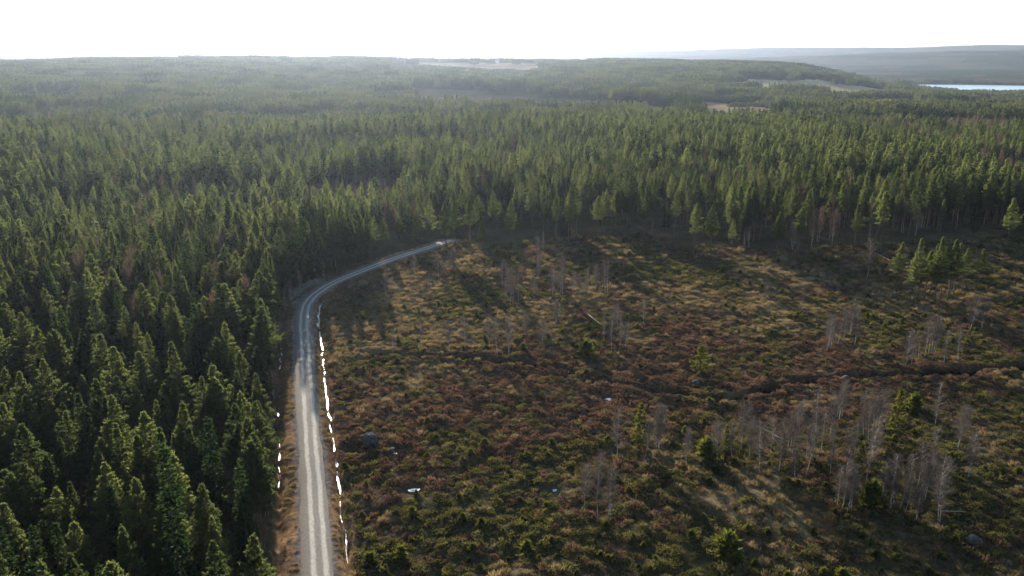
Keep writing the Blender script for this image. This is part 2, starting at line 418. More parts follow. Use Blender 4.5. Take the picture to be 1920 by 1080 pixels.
# ------------------------------------------------------------------ tree models (metres, standing on z = 0)
def pine_parts(seed, h, cb, rmax, dens=1., blade=.42, k=4, topsharp=.8):
    """crown blades, trunk and boughs of one Scots pine"""
    g = np.random.default_rng(seed)
    lean = g.normal(0, .012, 2); bend = g.normal(0, .25, 2)
    axis = lambda z: np.array([lean[0] * z + bend[0] * math.sin(z / h * 2.6) * .5, lean[1] * z + bend[1] * math.sin(z / h * 2.2) * .5, z])
    C, D, boughs = [], [], []
    z = cb * h
    asym = g.uniform(0, 6.28); asy = g.uniform(.05, .22)
    while z < h - .25:
        t = (z - cb * h) / (h * (1 - cb))
        prof = (1 - t) ** topsharp * min(1., .55 + t * 3.2) * (1 + .05 * math.sin(z * 2.3 + asym))
        nb = int(g.integers(4, 7))
        a0 = g.uniform(0, 6.28)
        for b in range(nb):
            a = a0 + b * 6.283 / nb + g.normal(0, .25)
            ln = rmax * prof * g.uniform(.62, 1.18) * (1 + asy * math.cos(a - asym)) + .09
            if g.random() < .10: ln *= .5
            el = .12 + .5 * t * t + g.normal(0, .1)
            d = np.array([math.cos(a) * math.cos(el), math.sin(a) * math.cos(el), math.sin(el)])
            p0 = axis(z); boughs.append((p0, p0 + d * ln * .9 + np.array([0, 0, .06 * ln * ln * .3]), .012 + .014 * ln))
            m = max(2, int(round((1.2 + ln * 8.) * dens)))
            s = g.uniform(.25, 1., m) ** .75
            side = np.array([-math.sin(a), math.cos(a), 0])
            lat = g.normal(0, .20, m) * ln * (1.15 - s * .6)
            pos = p0 + d * (s * ln)[:, None] + side * lat[:, None] + np.array([0, 0, 1.]) * ((s * ln) ** 2 * .06 + g.normal(.02, .06, m))[:, None]
            C.append(pos); D.append(d * .8 + np.array([0, 0, .55]) + side * np.sign(lat)[:, None] * .3)
        z += g.uniform(.42, .72) * (1.1 - .35 * t) / math.sqrt(dens)
    top = axis(h - .3)
    C.append(top + g.normal(0, .04, (5, 3)) * (1, 1, 5.)); D.append(np.tile([0, 0, 1.], (5, 1)))
    C = np.concatenate(C); D = np.concatenate(D)
    V, Q = blades(C, D, blade, blade * .36, g, .55, k)
    tb = Bag()
    zs = np.linspace(0, h - .2, 9); r0 = .0105 * h + .01
    tb.tube([axis(q) for q in zs], [r0 * (1.25 if i == 0 else 1) * (1 - .9 * q / h) + .01 for i, q in enumerate(zs)], 7)
    for p, e, r in boughs:
        tb.tube([p, (p + e) / 2 + (0, 0, -.05), e], [r, r * .7, .006], 3, False)
    for q in range(int(6 + 10 * cb)):                     # dead snags under the crown
        zz = g.uniform(.12, max(cb, .2)) * h; a = g.uniform(0, 6.28); l = g.uniform(.4, 1.3)
        p = axis(zz); tb.tube([p, p + np.array([math.cos(a), math.sin(a), g.uniform(-.2, .3)]) * l], [.02, .006], 3, False)
    return (V, Q), tb.arrays()

def spruce_parts(seed, h, rmax, dens=1., blade=.45, k=4):
    g = np.random.default_rng(seed); C, D = [], []
    z = .08 * h
    while z < h - .2:
        t = z / h; nb = int(g.integers(5, 8)); a0 = g.uniform(0, 6.28)
        for b in range(nb):
            a = a0 + b * 6.283 / nb + g.normal(0, .2); ln = rmax * (1 - t) ** .85 * g.uniform(.75, 1.15) + .1
            m = max(2, int((2 + ln * 4) * dens)); s = g.uniform(.2, 1, m)
            d = np.array([math.cos(a), math.sin(a), -.25 + .5 * t]); side = np.array([-math.sin(a), math.cos(a), 0])
            C.append(np.array([0, 0, z]) + d * (s * ln)[:, None] + side * (g.normal(0, .16, m) * ln)[:, None]); D.append(np.tile(d + (0, 0, -.1), (m, 1)))
        z += g.uniform(.35, .55) / math.sqrt(dens)
    C.append(np.array([[0, 0, h - .3], [0, 0, h - .1]])); D.append(np.tile([0, 0, 1.], (2, 1)))
    V, Q = blades(np.concatenate(C), np.concatenate(D), blade, blade * .36, g, .5, k)
    tb = Bag(); tb.tube([(0, 0, 0), (0, 0, h * .5), (0, 0, h - .2)], [.012 * h, .008 * h, .01], 6)
    return (V, Q), tb.arrays()

def birch_parts(seed, h, stems=1, spread=.24):
    """pale stem, leafless fan of fine twigs"""
    g = np.random.default_rng(seed); tb, cb = Bag(), Bag()
    for s_ in range(stems):
        base = np.array([g.normal(0, .25), g.normal(0, .25), 0]) * (stems > 1)
        hh = h * (1 if s_ == 0 else g.uniform(.7, .95))
        ln = g.normal(0, .03, 2); w = g.normal(0, .16, 2)
        ax = lambda z: base + np.array([ln[0] * z + w[0] * math.sin(z / hh * 4), ln[1] * z + w[1] * math.sin(z / hh * 3.4), z])
        zs = np.linspace(-.3, hh, 10); r0 = .0068 * hh + .008
        tb.tube([ax(q) for q in zs], [max(.012, r0 * (1 - .92 * max(q, 0) / hh)) for q in zs], 6)
        z = hh * g.uniform(.22, .34)
        while z < hh * .98:
            t = z / hh
            for b in range(int(g.integers(2, 4))):
                a = g.uniform(0, 6.283); L = hh * spread * (1.1 - .75 * t) * g.uniform(.6, 1.3) * min(1, .4 + (t - .2) * 2.2)
                el = g.uniform(.65, 1.15)
                d = np.array([math.cos(a) * math.cos(el), math.sin(a) * math.cos(el), math.sin(el)])
                p = ax(z); q = p + d * L * .55; e = q + (d + np.array([d[0], d[1], -.3]) * .35) * L * .5
                tb.tube([p, q, e], [.010 + .006 * L, .009, .004], 3, False)
                m = int(5 + L * 7); s2 = g.uniform(.2, 1., m)
                P = np.where(s2[:, None] < .55, p + (q - p) * (s2 / .55)[:, None], q + (e - q) * ((s2 - .55) / .45)[:, None])
                DD = d + g.normal(0, .55, (m, 3)); DD /= np.linalg.norm(DD, axis=1)[:, None]
                l2 = g.uniform(.35, .95, m)[:, None] * (.6 + .12 * L)
                S = np.cross(DD, g.normal(0, 1, (m, 3))); S /= np.linalg.norm(S, axis=1)[:, None]
                E = P + DD * l2 + np.array([0, 0, -.06]) * l2
                W = .019
                V = np.stack([P - S * W, P + S * W, E], 1).reshape(-1, 3)
                cb.add(V, np.arange(m * 3).reshape(-1, 3))
                P2 = P + DD * l2 * g.uniform(.3, .8, (m, 1)); D2 = DD + g.normal(0, .6, (m, 3)); D2 /= np.linalg.norm(D2, axis=1)[:, None]
                V = np.stack([P2 - S * W * .8, P2 + S * W * .8, P2 + D2 * l2 * .6], 1).reshape(-1, 3)
                cb.add(V, np.arange(m * 3).reshape(-1, 3))
            z += g.uniform(.12, .3)
    return cb.arrays(), tb.arrays()

def sapling_mesh(seed, name, tall=1.0, tufts=70, blade=.3):
    """a bushy young pine, one unit tall and about as wide"""
    g = np.random.default_rng(seed); n = tufts
    z = g.uniform(.06, 1, n) ** .9; a = g.uniform(0, 6.283, n)
    lob = 1 + .3 * np.cos(a * 2 + g.uniform(0, 6)) + .2 * np.cos(a * 3 + g.uniform(0, 6))
    r = (1 - z) ** .7 * .48 / tall * lob * g.uniform(.35, 1.05, n) * np.minimum(1, .55 + z * 2)
    C = np.stack([np.cos(a) * r, np.sin(a) * r, z * .88], 1); D = np.stack([np.cos(a) * .7, np.sin(a) * .7, np.full(n, .8)], 1)
    V, Q = blades(C, D, blade, blade * .34, g, .55, 4)
    b = Bag(); b.add(V, None, Q); nq = len(Q)
    b.tube([(0, 0, -.15), (0, 0, .9)], [.03, .008], 5, False)
    V, T = b.arrays(); mi = np.zeros(sum(len(t) for t in T), int); mi[len(T[0]) + nq:] = 1
    return mesh(name, V, T, [M_SAPL, M_BARK], mi)

def clump_mesh(seed, name, m, n, rad, hgt, blade, w, up, wide=1.0):
    g = np.random.default_rng(seed)
    a = g.uniform(0, 6.283, n); r = np.sqrt(g.uniform(0, 1, n)) * rad * (1 + .3 * np.cos(a * 2 + g.uniform(0, 6)))
    z = hgt * (1 - (r / rad / 1.3) ** 2).clip(0, 1) * g.uniform(.3, 1, n)
    C = np.stack([np.cos(a) * r, np.sin(a) * r * wide, z], 1); D = np.stack([np.cos(a) * .6, np.sin(a) * .6, np.full(n, up)], 1)
    V, Q = blades(C, D, blade, w, g, .5, 3)
    return mesh(name, V, Q, m)

def two(crown, trunk, name, mats):
    (V1, Q1), (V2, T2) = crown, trunk
    b = Bag(); b.add(V1, None, Q1)
    o = b.n; V = np.vstack([V1, V2])
    T = [T2[0] + o, np.vstack([Q1, T2[1] + o])]
    mi = np.concatenate([np.full(len(T2[0]), 1), np.zeros(len(Q1), int), np.full(len(T2[1]), 1)])
    if not len(T2[0]): mi = np.concatenate([np.zeros(len(Q1), int), np.full(len(T2[1]), 1)])
    return mesh(name, V, T, mats, mi)

# ------------------------------------------------------------------ the setting: ground
def build_ground():
    az = np.concatenate([np.linspace(-180, -42, 24)[:-1], np.linspace(-42, 42, 860), np.linspace(42, 180, 24)[1:-1]])
    az = np.radians(az)
    d = [12., 25.]
    while d[-1] < 17500:
        q = d[-1]
        d.append(q * (1.02 if q < 55 else 1.0036 if q < 330 else 1.012 if q < 1000 else 1.022))
    d = np.array(d)
    A, Dd = np.meshgrid(az, d)
    x, y = np.sin(A) * Dd, np.cos(A) * Dd
    z = macro(x, y); m = np.zeros_like(z)
    near = Dd < 470
    m[near] = micro(x[near], y[near])
    cl = in_poly(x, y, CLEARING)
    for k in range(2, 3): pass
    damp = np.where(cl, 1., .5)
    rz = (x > -75) & (x < 20) & (y > 20) & (y < 330)
    m = np.where(rz, m, m * damp)
    z = z + m
    # base colours: what grows there, plus one far band of painted forest-edge shade
    c = np.zeros((*x.shape, 3))
    w = np.exp(cover(x[near], y[near]) * 5.0); w /= w.sum(-1, keepdims=True)
    pal = np.array([(.085, .056, .038), (.055, .048, .025), (.180, .138, .082)])
    c[near] = w @ pal
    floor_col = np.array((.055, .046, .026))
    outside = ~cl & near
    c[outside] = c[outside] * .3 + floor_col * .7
    fc = fbm(x / 60, y / 60, 71, 4)[..., None]
    far = Dd >= 470
    c[far] = (np.array((.030, .040, .020)) * (.7 + .6 * fc))[far]
    pn = fbm(x / 420, y / 420, 81, 3)
    young = (pn > .60) & (Dd > 3300)
    c[young] = np.array((.070, .062, .034))
    org = (pn < .34) & (Dd > 3300); c[org] = np.array((.085, .058, .035))
    straw = np.array((.21, .165, .105))
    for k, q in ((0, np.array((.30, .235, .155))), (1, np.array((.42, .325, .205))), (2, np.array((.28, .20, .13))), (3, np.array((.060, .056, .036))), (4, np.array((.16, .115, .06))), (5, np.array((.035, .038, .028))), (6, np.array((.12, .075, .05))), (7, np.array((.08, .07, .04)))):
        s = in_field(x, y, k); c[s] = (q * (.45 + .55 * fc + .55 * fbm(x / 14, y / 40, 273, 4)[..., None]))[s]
    for L in TRENCHES:                      # wet black peat on the bottom of the old ditches
        lo, hi = L.min(0) - 4, L.max(0) + 4
        sl = (x > lo[0]) & (x < hi[0]) & (y > lo[1]) & (y < hi[1])
        q = dist_line(x[sl], y[sl], L)[0] + (vnoise(x[sl] / 2.2, y[sl] / 2.2, 77) - .5) * 1.7
        wp = (1 - sstep(.4, .9, q))[:, None]
        c[sl] = c[sl] * (1 - wp) + np.array((.014, .012, .010)) * wp
    # road verges: bare gravelly soil, dry grass strip, darker ditch bottom
    q, s, al = dist_line(x[rz], y[rz], ROAD)
    off = q * s; cc = c[rz]
    n = fbm(x[rz] / 1.7, y[rz] / 1.7, 91, 3)[:, None]; nl = fbm(x[rz] / 12, y[rz] / 12, 93, 3)[:, None]
    ver = np.where(n > .5, np.array([(.26, .160, .090)]), np.array([(.16, .105, .068)])) * (.7 + .7 * nl)
    gr = np.array([(.20, .175, .155)]) * (.7 + .6 * n)
    wv = (sstep(5.4, 4.4, q) if False else (1 - sstep(4.1, 5.2, q)))[:, None]
    cc = cc * (1 - wv) + ver * wv
    wg = (1 - sstep(1.9, 2.6, q + (n[:, 0] - .5) * 1.2))[:, None]
    cc = cc * (1 - wg) + gr * wg
    ap = in_poly(x[rz], y[rz], APRON)
    cc[ap] = (gr * .8)[ap]
    c[rz] = cc
    nr, nc = x.shape
    I = np.arange(nr * nc).reshape(nr, nc)
    Q = np.stack([I[:-1], np.roll(I, -1, 1)[:-1], np.roll(I, -1, 1)[1:], I[1:]], -1).reshape(-1, 4)
    V = np.stack([x, y, z], -1).reshape(-1, 3)
    V = np.vstack([V, [0, 0, 0]]); ctr = len(V) - 1
    T = np.stack([np.roll(I[0], -1), I[0], np.full(nc, ctr)], -1)
    me = mesh('ground', V, [T, Q], M_GROUND, None, True)
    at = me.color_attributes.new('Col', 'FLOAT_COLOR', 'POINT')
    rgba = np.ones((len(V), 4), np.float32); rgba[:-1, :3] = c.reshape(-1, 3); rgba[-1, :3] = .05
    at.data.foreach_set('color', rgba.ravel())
    link('ground', me, None, 'structure')
APRON = upl([(538, 538), (560, 530), (640, 512), (640, 522), (592, 552), (566, 600), (556, 620), (545, 570)])
build_ground()

def build_road():
    k = 13; L = ROAD
    t = np.gradient(L, axis=0); t /= np.linalg.norm(t, axis=1)[:, None]; nrm = np.stack([t[:, 1], -t[:, 0]], 1)
    s = np.concatenate([[0], np.cumsum(np.hypot(*np.diff(L, axis=0).T))])
    u = np.linspace(-1, 1, k)
    wl = 1.95 + (fbm(s / 6, s * 0, 3, 3) - .5) * .9; wr = 2.0 + (fbm(s / 6, s * 0 + 9, 5, 3) - .5) * .9
    off = np.where(u[None] < 0, u[None] * wl[:, None], u[None] * wr[:, None])
    x = L[:, :1] + nrm[:, :1] * off; y = L[:, 1:] + nrm[:, 1:] * off
    z = macro(x, y) + .10 - .19 * np.abs(u[None]) ** 4 - .03 * np.exp(-((np.abs(off) - .75) / .25) ** 2)
    I = np.arange(len(L) * k).reshape(-1, k)
    Q = np.stack([I[:-1, :-1], I[:-1, 1:], I[1:, 1:], I[1:, :-1]], -1).reshape(-1, 4)
    me = mesh('road', np.stack([x, y, z], -1).reshape(-1, 3), Q, M_ROAD, None, True)
    uv = me.uv_layers.new(name='UVMap')
    P = np.stack([off / 5.2 + .5 - .045, np.repeat(s[:, None], k, 1)], -1).reshape(-1, 2)
    uv.data.foreach_set('uv', P[Q.ravel()].astype(np.float32).ravel())
    link('road', me, None, 'structure')
build_road()

def ditch_water():
    t = np.gradient(ROAD, axis=0); t /= np.linalg.norm(t, axis=1)[:, None]; nrm = np.stack([t[:, 1], -t[:, 0]], 1)
    for offset, spans in ((3.5, [(556, 642), (640, 668), (674, 720), (718, 772), (772, 792), (796, 815), (818, 852), (856, 880), (884, 930), (940, 985), (990, 1060)]),
                          (-4.5, [(612, 617), (652, 658), (661, 669), (672, 682), (684, 694), (772, 784), (830, 842), (850, 868), (874, 892), (900, 918), (922, 930), (960, 966), (990, 998)])):
        b = Bag()
        P = ROAD + nrm * offset
        D = resample(P, .5)
        _, v, _ = proj(D[:, 0], D[:, 1], macro(D[:, 0], D[:, 1]) - .5)
        tt = np.gradient(D, axis=0); tt /= np.linalg.norm(tt, axis=1)[:, None]; nn = np.stack([tt[:, 1], -tt[:, 0]], 1)
        first = D[:, 1] < unproj(640, 523)[1] + 4
        for v0, v1 in spans:
            s = np.where((v > v0) & (v < v1) & first)[0]
            if len(s) < 3: continue
            f = np.sin(np.linspace(0, math.pi, len(s))) ** .4
            wn = np.clip(-.08 + .75 * fbm(s / 5., s * 0., int(v0), 3), .12 if v0 < 780 and offset > 0 else .04, 1) * f * (.6 if v0 < 780 and offset > 0 else .34 if v0 < 900 else .22) * (1. if v0 < 780 and offset > 0 else 1.6 * vnoise(s / 1.6, s * 0., 31))
            cen = D[s] + nn[s] * ((vnoise(s / 4., s * 0. + 5, 3) - .5) * .5)[:, None]
            l, r = cen - nn[s] * wn[:, None], cen + nn[s] * wn[:, None]
            zz = macro(cen[:, 0], cen[:, 1]) - .40
            V = np.concatenate([np.column_stack([l, zz]), np.column_stack([r, zz])]); m = len(s)
            b.add(V, None, [(i, i + m, i + m + 1, i + 1) for i in range(m - 1)])
        V, T = b.arrays()
        link('ditch_ice', mesh('ditch_ice', V, T, M_WATER), None, 'structure')
    b = Bag()
    for i, (p, r) in enumerate(PUDDLES):
        a = np.linspace(0, 6.283, 24, endpoint=False); rr = r * .68 * (.3 + .95 * fbm(np.cos(a) * 1.8 + 9 * i, np.sin(a) * 1.8, 4, 2))
        z = float(macro(p[0], p[1])) - .34
        V = np.vstack([np.column_stack([p[0] + np.cos(a) * rr * 1.3, p[1] + np.sin(a) * rr, np.full(24, z)]), [p[0], p[1], z]])
        b.add(V, [(j, (j + 1) % 24, 24) for j in range(24)])
    V, T = b.arrays()
    link('bog_ice', mesh('bog_ice', V, T, M_WATER), None, 'structure')
    a, bb = unproj(1700, 156), None
    link('lake', mesh('lake', [(900, 2300, -46.5), (5200, 2000, -46.5), (5200, 4300, -46.5), (900, 4600, -46.5)], [(0, 1, 2, 3)], M_LAKE), None, 'structure')
ditch_water()

# ------------------------------------------------------------------ where the trees stand
def jitter_grid(x0, x1, y0, y1, step, seed, jit=.42):
    g = np.random.default_rng(seed)
    xs = np.arange(x0, x1, step); ys = np.arange(y0, y1, step)
    X, Y = np.meshgrid(xs, ys); X = X + (np.arange(len(ys)) % 2)[:, None] * step * .5
    return (X + g.uniform(-jit, jit, X.shape) * step).ravel(), (Y + g.uniform(-jit, jit, Y.shape) * step).ravel()

FAR = 640.
TX, TY = jitter_grid(-560, 560, 20, FAR + 20, 4.75, 5)
d = np.hypot(TX, TY); az = np.degrees(np.arctan2(TX, TY))
ok = (d < FAR) & (d > 34) & (np.abs(az) < np.where(d < 200, 58, 44))
TX, TY = TX[ok], TY[ok]
rag = sstep(-60, -10, TX + (TY - 200) * .3) * sstep(185, 225, TY)
inclear = in_poly(TX + rag * 22 * (fbm(TX / 14, TY / 14, 221, 3) - .5), TY + rag * 52 * (fbm(TX / 16, TY / 16, 231, 3) - .5), CLEARING)
q, s, _ = dist_line(TX, TY, ROAD); roff = q * s
keep = ~inclear & (roff < np.where(TY > 150, -4.4, -6.4)) | (~inclear & (q > 4.0) & (roff > 0))
for k in (4, 6): keep &= ~in_field(TX, TY, k)
keep &= ~in_poly(TX, TY, APRON)
# a close row along the left verge
_t = np.gradient(ROAD, axis=0); _t /= np.linalg.norm(_t, axis=1)[:, None]; _n = np.stack([_t[:, 1], -_t[:, 0]], 1)
_k = np.arange(0, len(ROAD), 2); _k = _k[(ROAD[_k, 1] > 42) & (ROAD[_k, 1] < 205)]
_p = ROAD[_k] - _n[_k] * rng.uniform(6.3, 7.6, len(_k))[:, None] + _t[_k] * rng.uniform(-1.2, 1.2, len(_k))[:, None]
_p = _p[rng.random(len(_p)) < .8]
near_row = (roff < 0) & (roff > -9.0) & (TY < 205) & (TY > 40)
TX, TY, keep = np.concatenate([TX, _p[:, 0]]), np.concatenate([TY, _p[:, 1]]), np.concatenate([keep & ~near_row, np.ones(len(_p), bool)])
# thin out in places, as in any wood
thin = fbm(TX / 28, TY / 28, 101, 3); thin[-len(_p):] = 1
keep &= rng.random(len(TX)) > np.maximum(np.clip((.42 - thin) * 3., 0, .6), np.where((TX > -25) & (np.hypot(TX, TY) < 305) & (TY > 200), .22, 0.))
TX, TY = TX[keep], TY[keep]
SUN_LANE = np.zeros(len(TX), bool)  # gaps and shortened trees shaped so stripes of sun reach the heath
for (lu, lv), wd in (((755, 525), 6.), ((905, 505), 6.), ((1000, 480), 4.), ((820, 560), 3.5), ((1150, 470), 4.), ((1420, 500), 5.), ((1640, 490), 5.)):
    p = unproj(lu, lv); ax_, ay_ = TX - p[0], TY - p[1]
    al = ax_ * math.sin(SUN_AZ) + ay_ * math.cos(SUN_AZ); ac = np.abs(ax_ * math.cos(SUN_AZ) - ay_ * math.sin(SUN_AZ))
    SUN_LANE |= (al > -12) & (al < 62) & (ac < wd)
keep = ~SUN_LANE | (rng.random(len(TX)) < .3)
TX, TY, SUN_LANE = TX[keep], TY[keep], SUN_LANE[keep]
left = (TX < -20) & (np.hypot(TX, TY) < 330) & (dist_line(TX, TY, ROAD)[1] < 0)
hs = fbm(TX / 55, TY / 55, 111, 3)
TH = np.where(left, 12.6, 15.0) * (.80 + .42 * hs) * rng.normal(1, .15, len(TX))
TH = TH * np.where(SUN_LANE, .65, 1.) * np.where(left | (np.hypot(TX, TY) < 300), 1., .84 + .3 * sstep(.47, .53, fbm(TX / 85, TY / 85, 241, 2)))
TH = np.clip(TH, 5.5, 18.5)
SPR = (rng.random(len(TX)) < np.where(fbm(TX / 40, TY / 40, 121, 2) > .62, .3, .04))
TZ = macro(TX, TY) - .05
GROVE = [(1680, 547, 455), (1713, 568, 448), (1705, 563, 500), (1732, 563, 470), (1751, 572, 445), (1763, 560, 462), (1776, 562, 450), (1787, 553, 457), (1803, 547, 466), (1833, 537, 467), (1742, 558, 458)]

def height_for(p, z, vtop):
    hh = np.linspace(.3, 30, 600)
    _, v, _ = proj(p[0], p[1], z + hh)
    return float(hh[np.argmin(np.abs(v - vtop))])

# the single trees: those that show largest
u, v, dep = proj(TX, TY, TZ + TH)
ub, vb, _ = proj(TX, TY, TZ)
size = TH * F / dep
inframe = (u > 4) & (u < 1916) & (v > 4) & (v < 1066) & (dep > 20)
NP = 272
cand = np.where(inframe & ~SPR)[0]
cand = cand[np.argsort(-size[cand])][:NP]
single = np.zeros(len(TX), bool); single[cand] = True

# ------------------------------------------------------------------ labels
ONES = 'zero one two three four five six seven eight nine ten eleven twelve thirteen fourteen fifteen sixteen seventeen eighteen nineteen'.split()
TENS = '_ _ twenty thirty forty fifty sixty seventy eighty ninety'.split()
def word(n):
    n = int(n)
    if n < 20: return ONES[n]
    if n >= 100: return 'one-hundred'
    return TENS[n // 10] + ('-' + ONES[n % 10] if n % 10 else '')
SEEN = set()
def place_label(head, u, v, what='tip'):
    """head + where its tip shows, in hundredths of the photograph's width and height"""
    for half in (False, True):
        a, b = u / 19.2, v / 10.8
        def w(q):
            if not half: return word(round(q))
            f = q - math.floor(q)
            return ('just-over-' if f < .5 else 'nearly-') + word(math.floor(q) + (f >= .5))
        s = f'{head}, {what} {w(a)} percent across, {w(b)} percent down the photo'
        if s not in SEEN: break
    SEEN.add(s)
    return s

# ------------------------------------------------------------------ the pines, one by one
PINE_SPEC = [(1, 13, .22, 3.3, 'broad', 1.0), (2, 14, .26, 2.7, 'slim', 1.1), (3, 12, .20, 3.0, 'bushy', .9), (4, 14.5, .28, 3.5, 'broad', .95), (5, 13, .24, 2.4, 'slim', 1.15), (6, 11, .18, 2.8, 'bushy', .85), (7, 14, .26, 3.6, 'broad', 1.05), (8, 13.5, .23, 3.0, 'bushy', .82), (9, 12.5, .26, 3.3, 'broad', .95), (10, 14, .28, 2.6, 'slim', 1.05)]
TALL_SPEC = [(21, 16, .42, 2.5, 'tall', .85), (22, 16, .47, 2.2, 'tall', .75), (23, 16, .38, 2.6, 'tall', .95), (24, 16, .50, 2.3, 'tall', .7), (25, 16, .44, 2.0, 'tall', .9)]
def pine_meshes(spec, dens, blade, k):
    out = []
    for sd, h, cb, rm, w, ts in spec:
        (V, Q), (V2, T2) = pine_parts(sd, h, cb, rm, dens, blade, k, ts)
        out.append((mesh('pine_crown', V, Q, M_PINE), mesh('pine_trunk', V2, T2, M_BARK, None, True), h, w))
    return out
GSPEC = [(31, 16, .37, 3.1, 'tall', .95), (32, 16, .34, 2.8, 'tall', 1.0), (33, 16, .40, 3.3, 'tall', .9)]
NEAR = pine_meshes(PINE_SPEC, 1.9, .26, 5)
TALL = pine_meshes(TALL_SPEC + GSPEC, 1.9, .27, 5)

def pine_proto(k, tall=False):
    cr, tr, h, w = (TALL if tall else NEAR)[k]
    e = bpy.data.objects.new('pine_tree', None); COL.objects.link(e); e.empty_display_size = 1
    link('trunk', tr, e); link('crown', cr, e)
    return e
def copy_tree(src, loc, rz, sc):
    e = src.copy(); COL.objects.link(e)
    for ch in list(src.children):
        c = ch.copy(); COL.objects.link(c); c.parent = e
    e.location = loc; e.rotation_euler = (0, 0, rz); e.scale = sc
    return e
PROTO = {}
def put_pine(k, tall, loc, rz, sc):
    if (k, tall) not in PROTO:
        e = PROTO[(k, tall)] = pine_proto(k, tall); e.location = loc; e.rotation_euler = (0, 0, rz); e.scale = sc
        return e
    return copy_tree(PROTO[(k, tall)], loc, rz, sc)

qs, _, _ = dist_line(TX, TY, ROAD)
for i in cand:
    isl = left[i]
    k = rnd.randrange(len(NEAR) if isl else 5)
    _, _, h0, shape = (NEAR if isl else TALL)[k]
    s = TH[i] / h0; wd = s * rnd.uniform(.9, 1.15)
    e = put_pine(k, not isl, (TX[i], TY[i], TZ[i]), rnd.uniform(0, 6.28), (wd, wd, s))
    if isl:
        where = 'beside the road verge' if qs[i] < 10.5 else 'near the road' if qs[i] < 20 else 'inside the dense stand'
        tall = 'tall' if TH[i] > 13.4 else 'short' if TH[i] < 11 else ''
        head = f'{tall} {shape} pine {where}'.strip() if not (tall and where == 'inside the dense stand') else f'{tall} {shape} pine in dense stand'
        tag(e, place_label(head, u[i], v[i]), 'pine tree', 'pines of the dense stand beside the gravel road')
    else:
        tag(e, place_label('tall pine in wood beyond clearing', u[i], v[i]), 'pine tree', 'pines of the wood beyond the cleared heath')
GNAMES = ['outermost pine of the isolated grove, standing apart on its left flank', 'broad pine in front of the isolated grove, bright crown reaching low', 'short pine tucked behind the broad front pine of the isolated grove',
          'slim pine just right of the broad front pine in the isolated grove', 'tallest pine in the middle of the isolated grove, nearest to the camera', 'pine right behind the tallest middle pine of the isolated grove',
          'second tallest pine of the isolated grove, just right of its middle', 'pine on the right shoulder of the isolated grove, crown touching the second tallest', 'darker lower pine on the right side of the isolated grove',
          'lone slim pine standing apart to the right of the isolated grove', 'pine at the back of the isolated grove between its two tallest']
for j, (uu, vv, vt) in enumerate(GROVE):
    p = unproj(uu, vv); z = float(macro(*p)) - .05; h = height_for(p, z, vt)
    k = 5 + j % 3; s = h / TALL[k][2]; wd = s * rnd.uniform(.95, 1.12)
    e = put_pine(k, True, (p[0], p[1], z), rnd.uniform(0, 6.28), (wd, wd, s))
    tag(e, GNAMES[j], 'pine tree', 'pines of the isolated grove in the clearing')
LONE = [(838, 478, 'foremost pine by the end of the visible road, standing out from the wood'), (856, 471, 'second pine beside the road end where the track enters the wood'), (882, 466, 'third pine along the clearing edge counted from the road end'),
        (1120, 452, 'stray pine just in front of the dark wood beyond the middle of the clearing'), (1207, 447, 'slim stray pine at the wood edge beyond the row of pale birches'), (1298, 485, 'lone pine standing forward of the wood edge with long bare stem'),
        (1332, 476, 'pine close behind the lone forward pine at the wood edge'), (1395, 470, 'single pine at the wood edge midway between lone forward pine and isolated grove'), (1453, 485, 'left one of two neighbouring stray pines on the heath left of the grove'),
        (1495, 480, 'right one of two neighbouring stray pines on the heath left of the grove'), (1600, 470, 'stray pine at the wood edge above the pale fallen bent trunk'), (1640, 462, 'stray pine behind the leafless birch left of the isolated grove'),
        (1822, 462, 'short bright pine behind the isolated grove at the wood edge'), (1886, 470, 'stray pine at the wood edge near the picture border beyond the grove'), (960, 462, 'pine at the wood edge above the upper-middle birches'),
        (1040, 452, 'pine with thin crown at the wood edge right above the birch row'), (905, 470, 'short pine in front of the wood edge right of the road end')]
for j, (uu, vv, lab) in enumerate(LONE):
    p = unproj(uu, vv); z = float(macro(*p)) - .05; h = 9. if 'short' in lab else rnd.uniform(13.5, 17)
    k = rnd.randrange(5); s = h / TALL[k][2]; wd = s * (.85 if 'slim' in lab else rnd.uniform(1., 1.2))
    e = put_pine(k, True, (p[0], p[1], z), rnd.uniform(0, 6.28), (wd, wd, s))
    tag(e, lab, 'pine tree', 'stray pines in front of the wood edge')

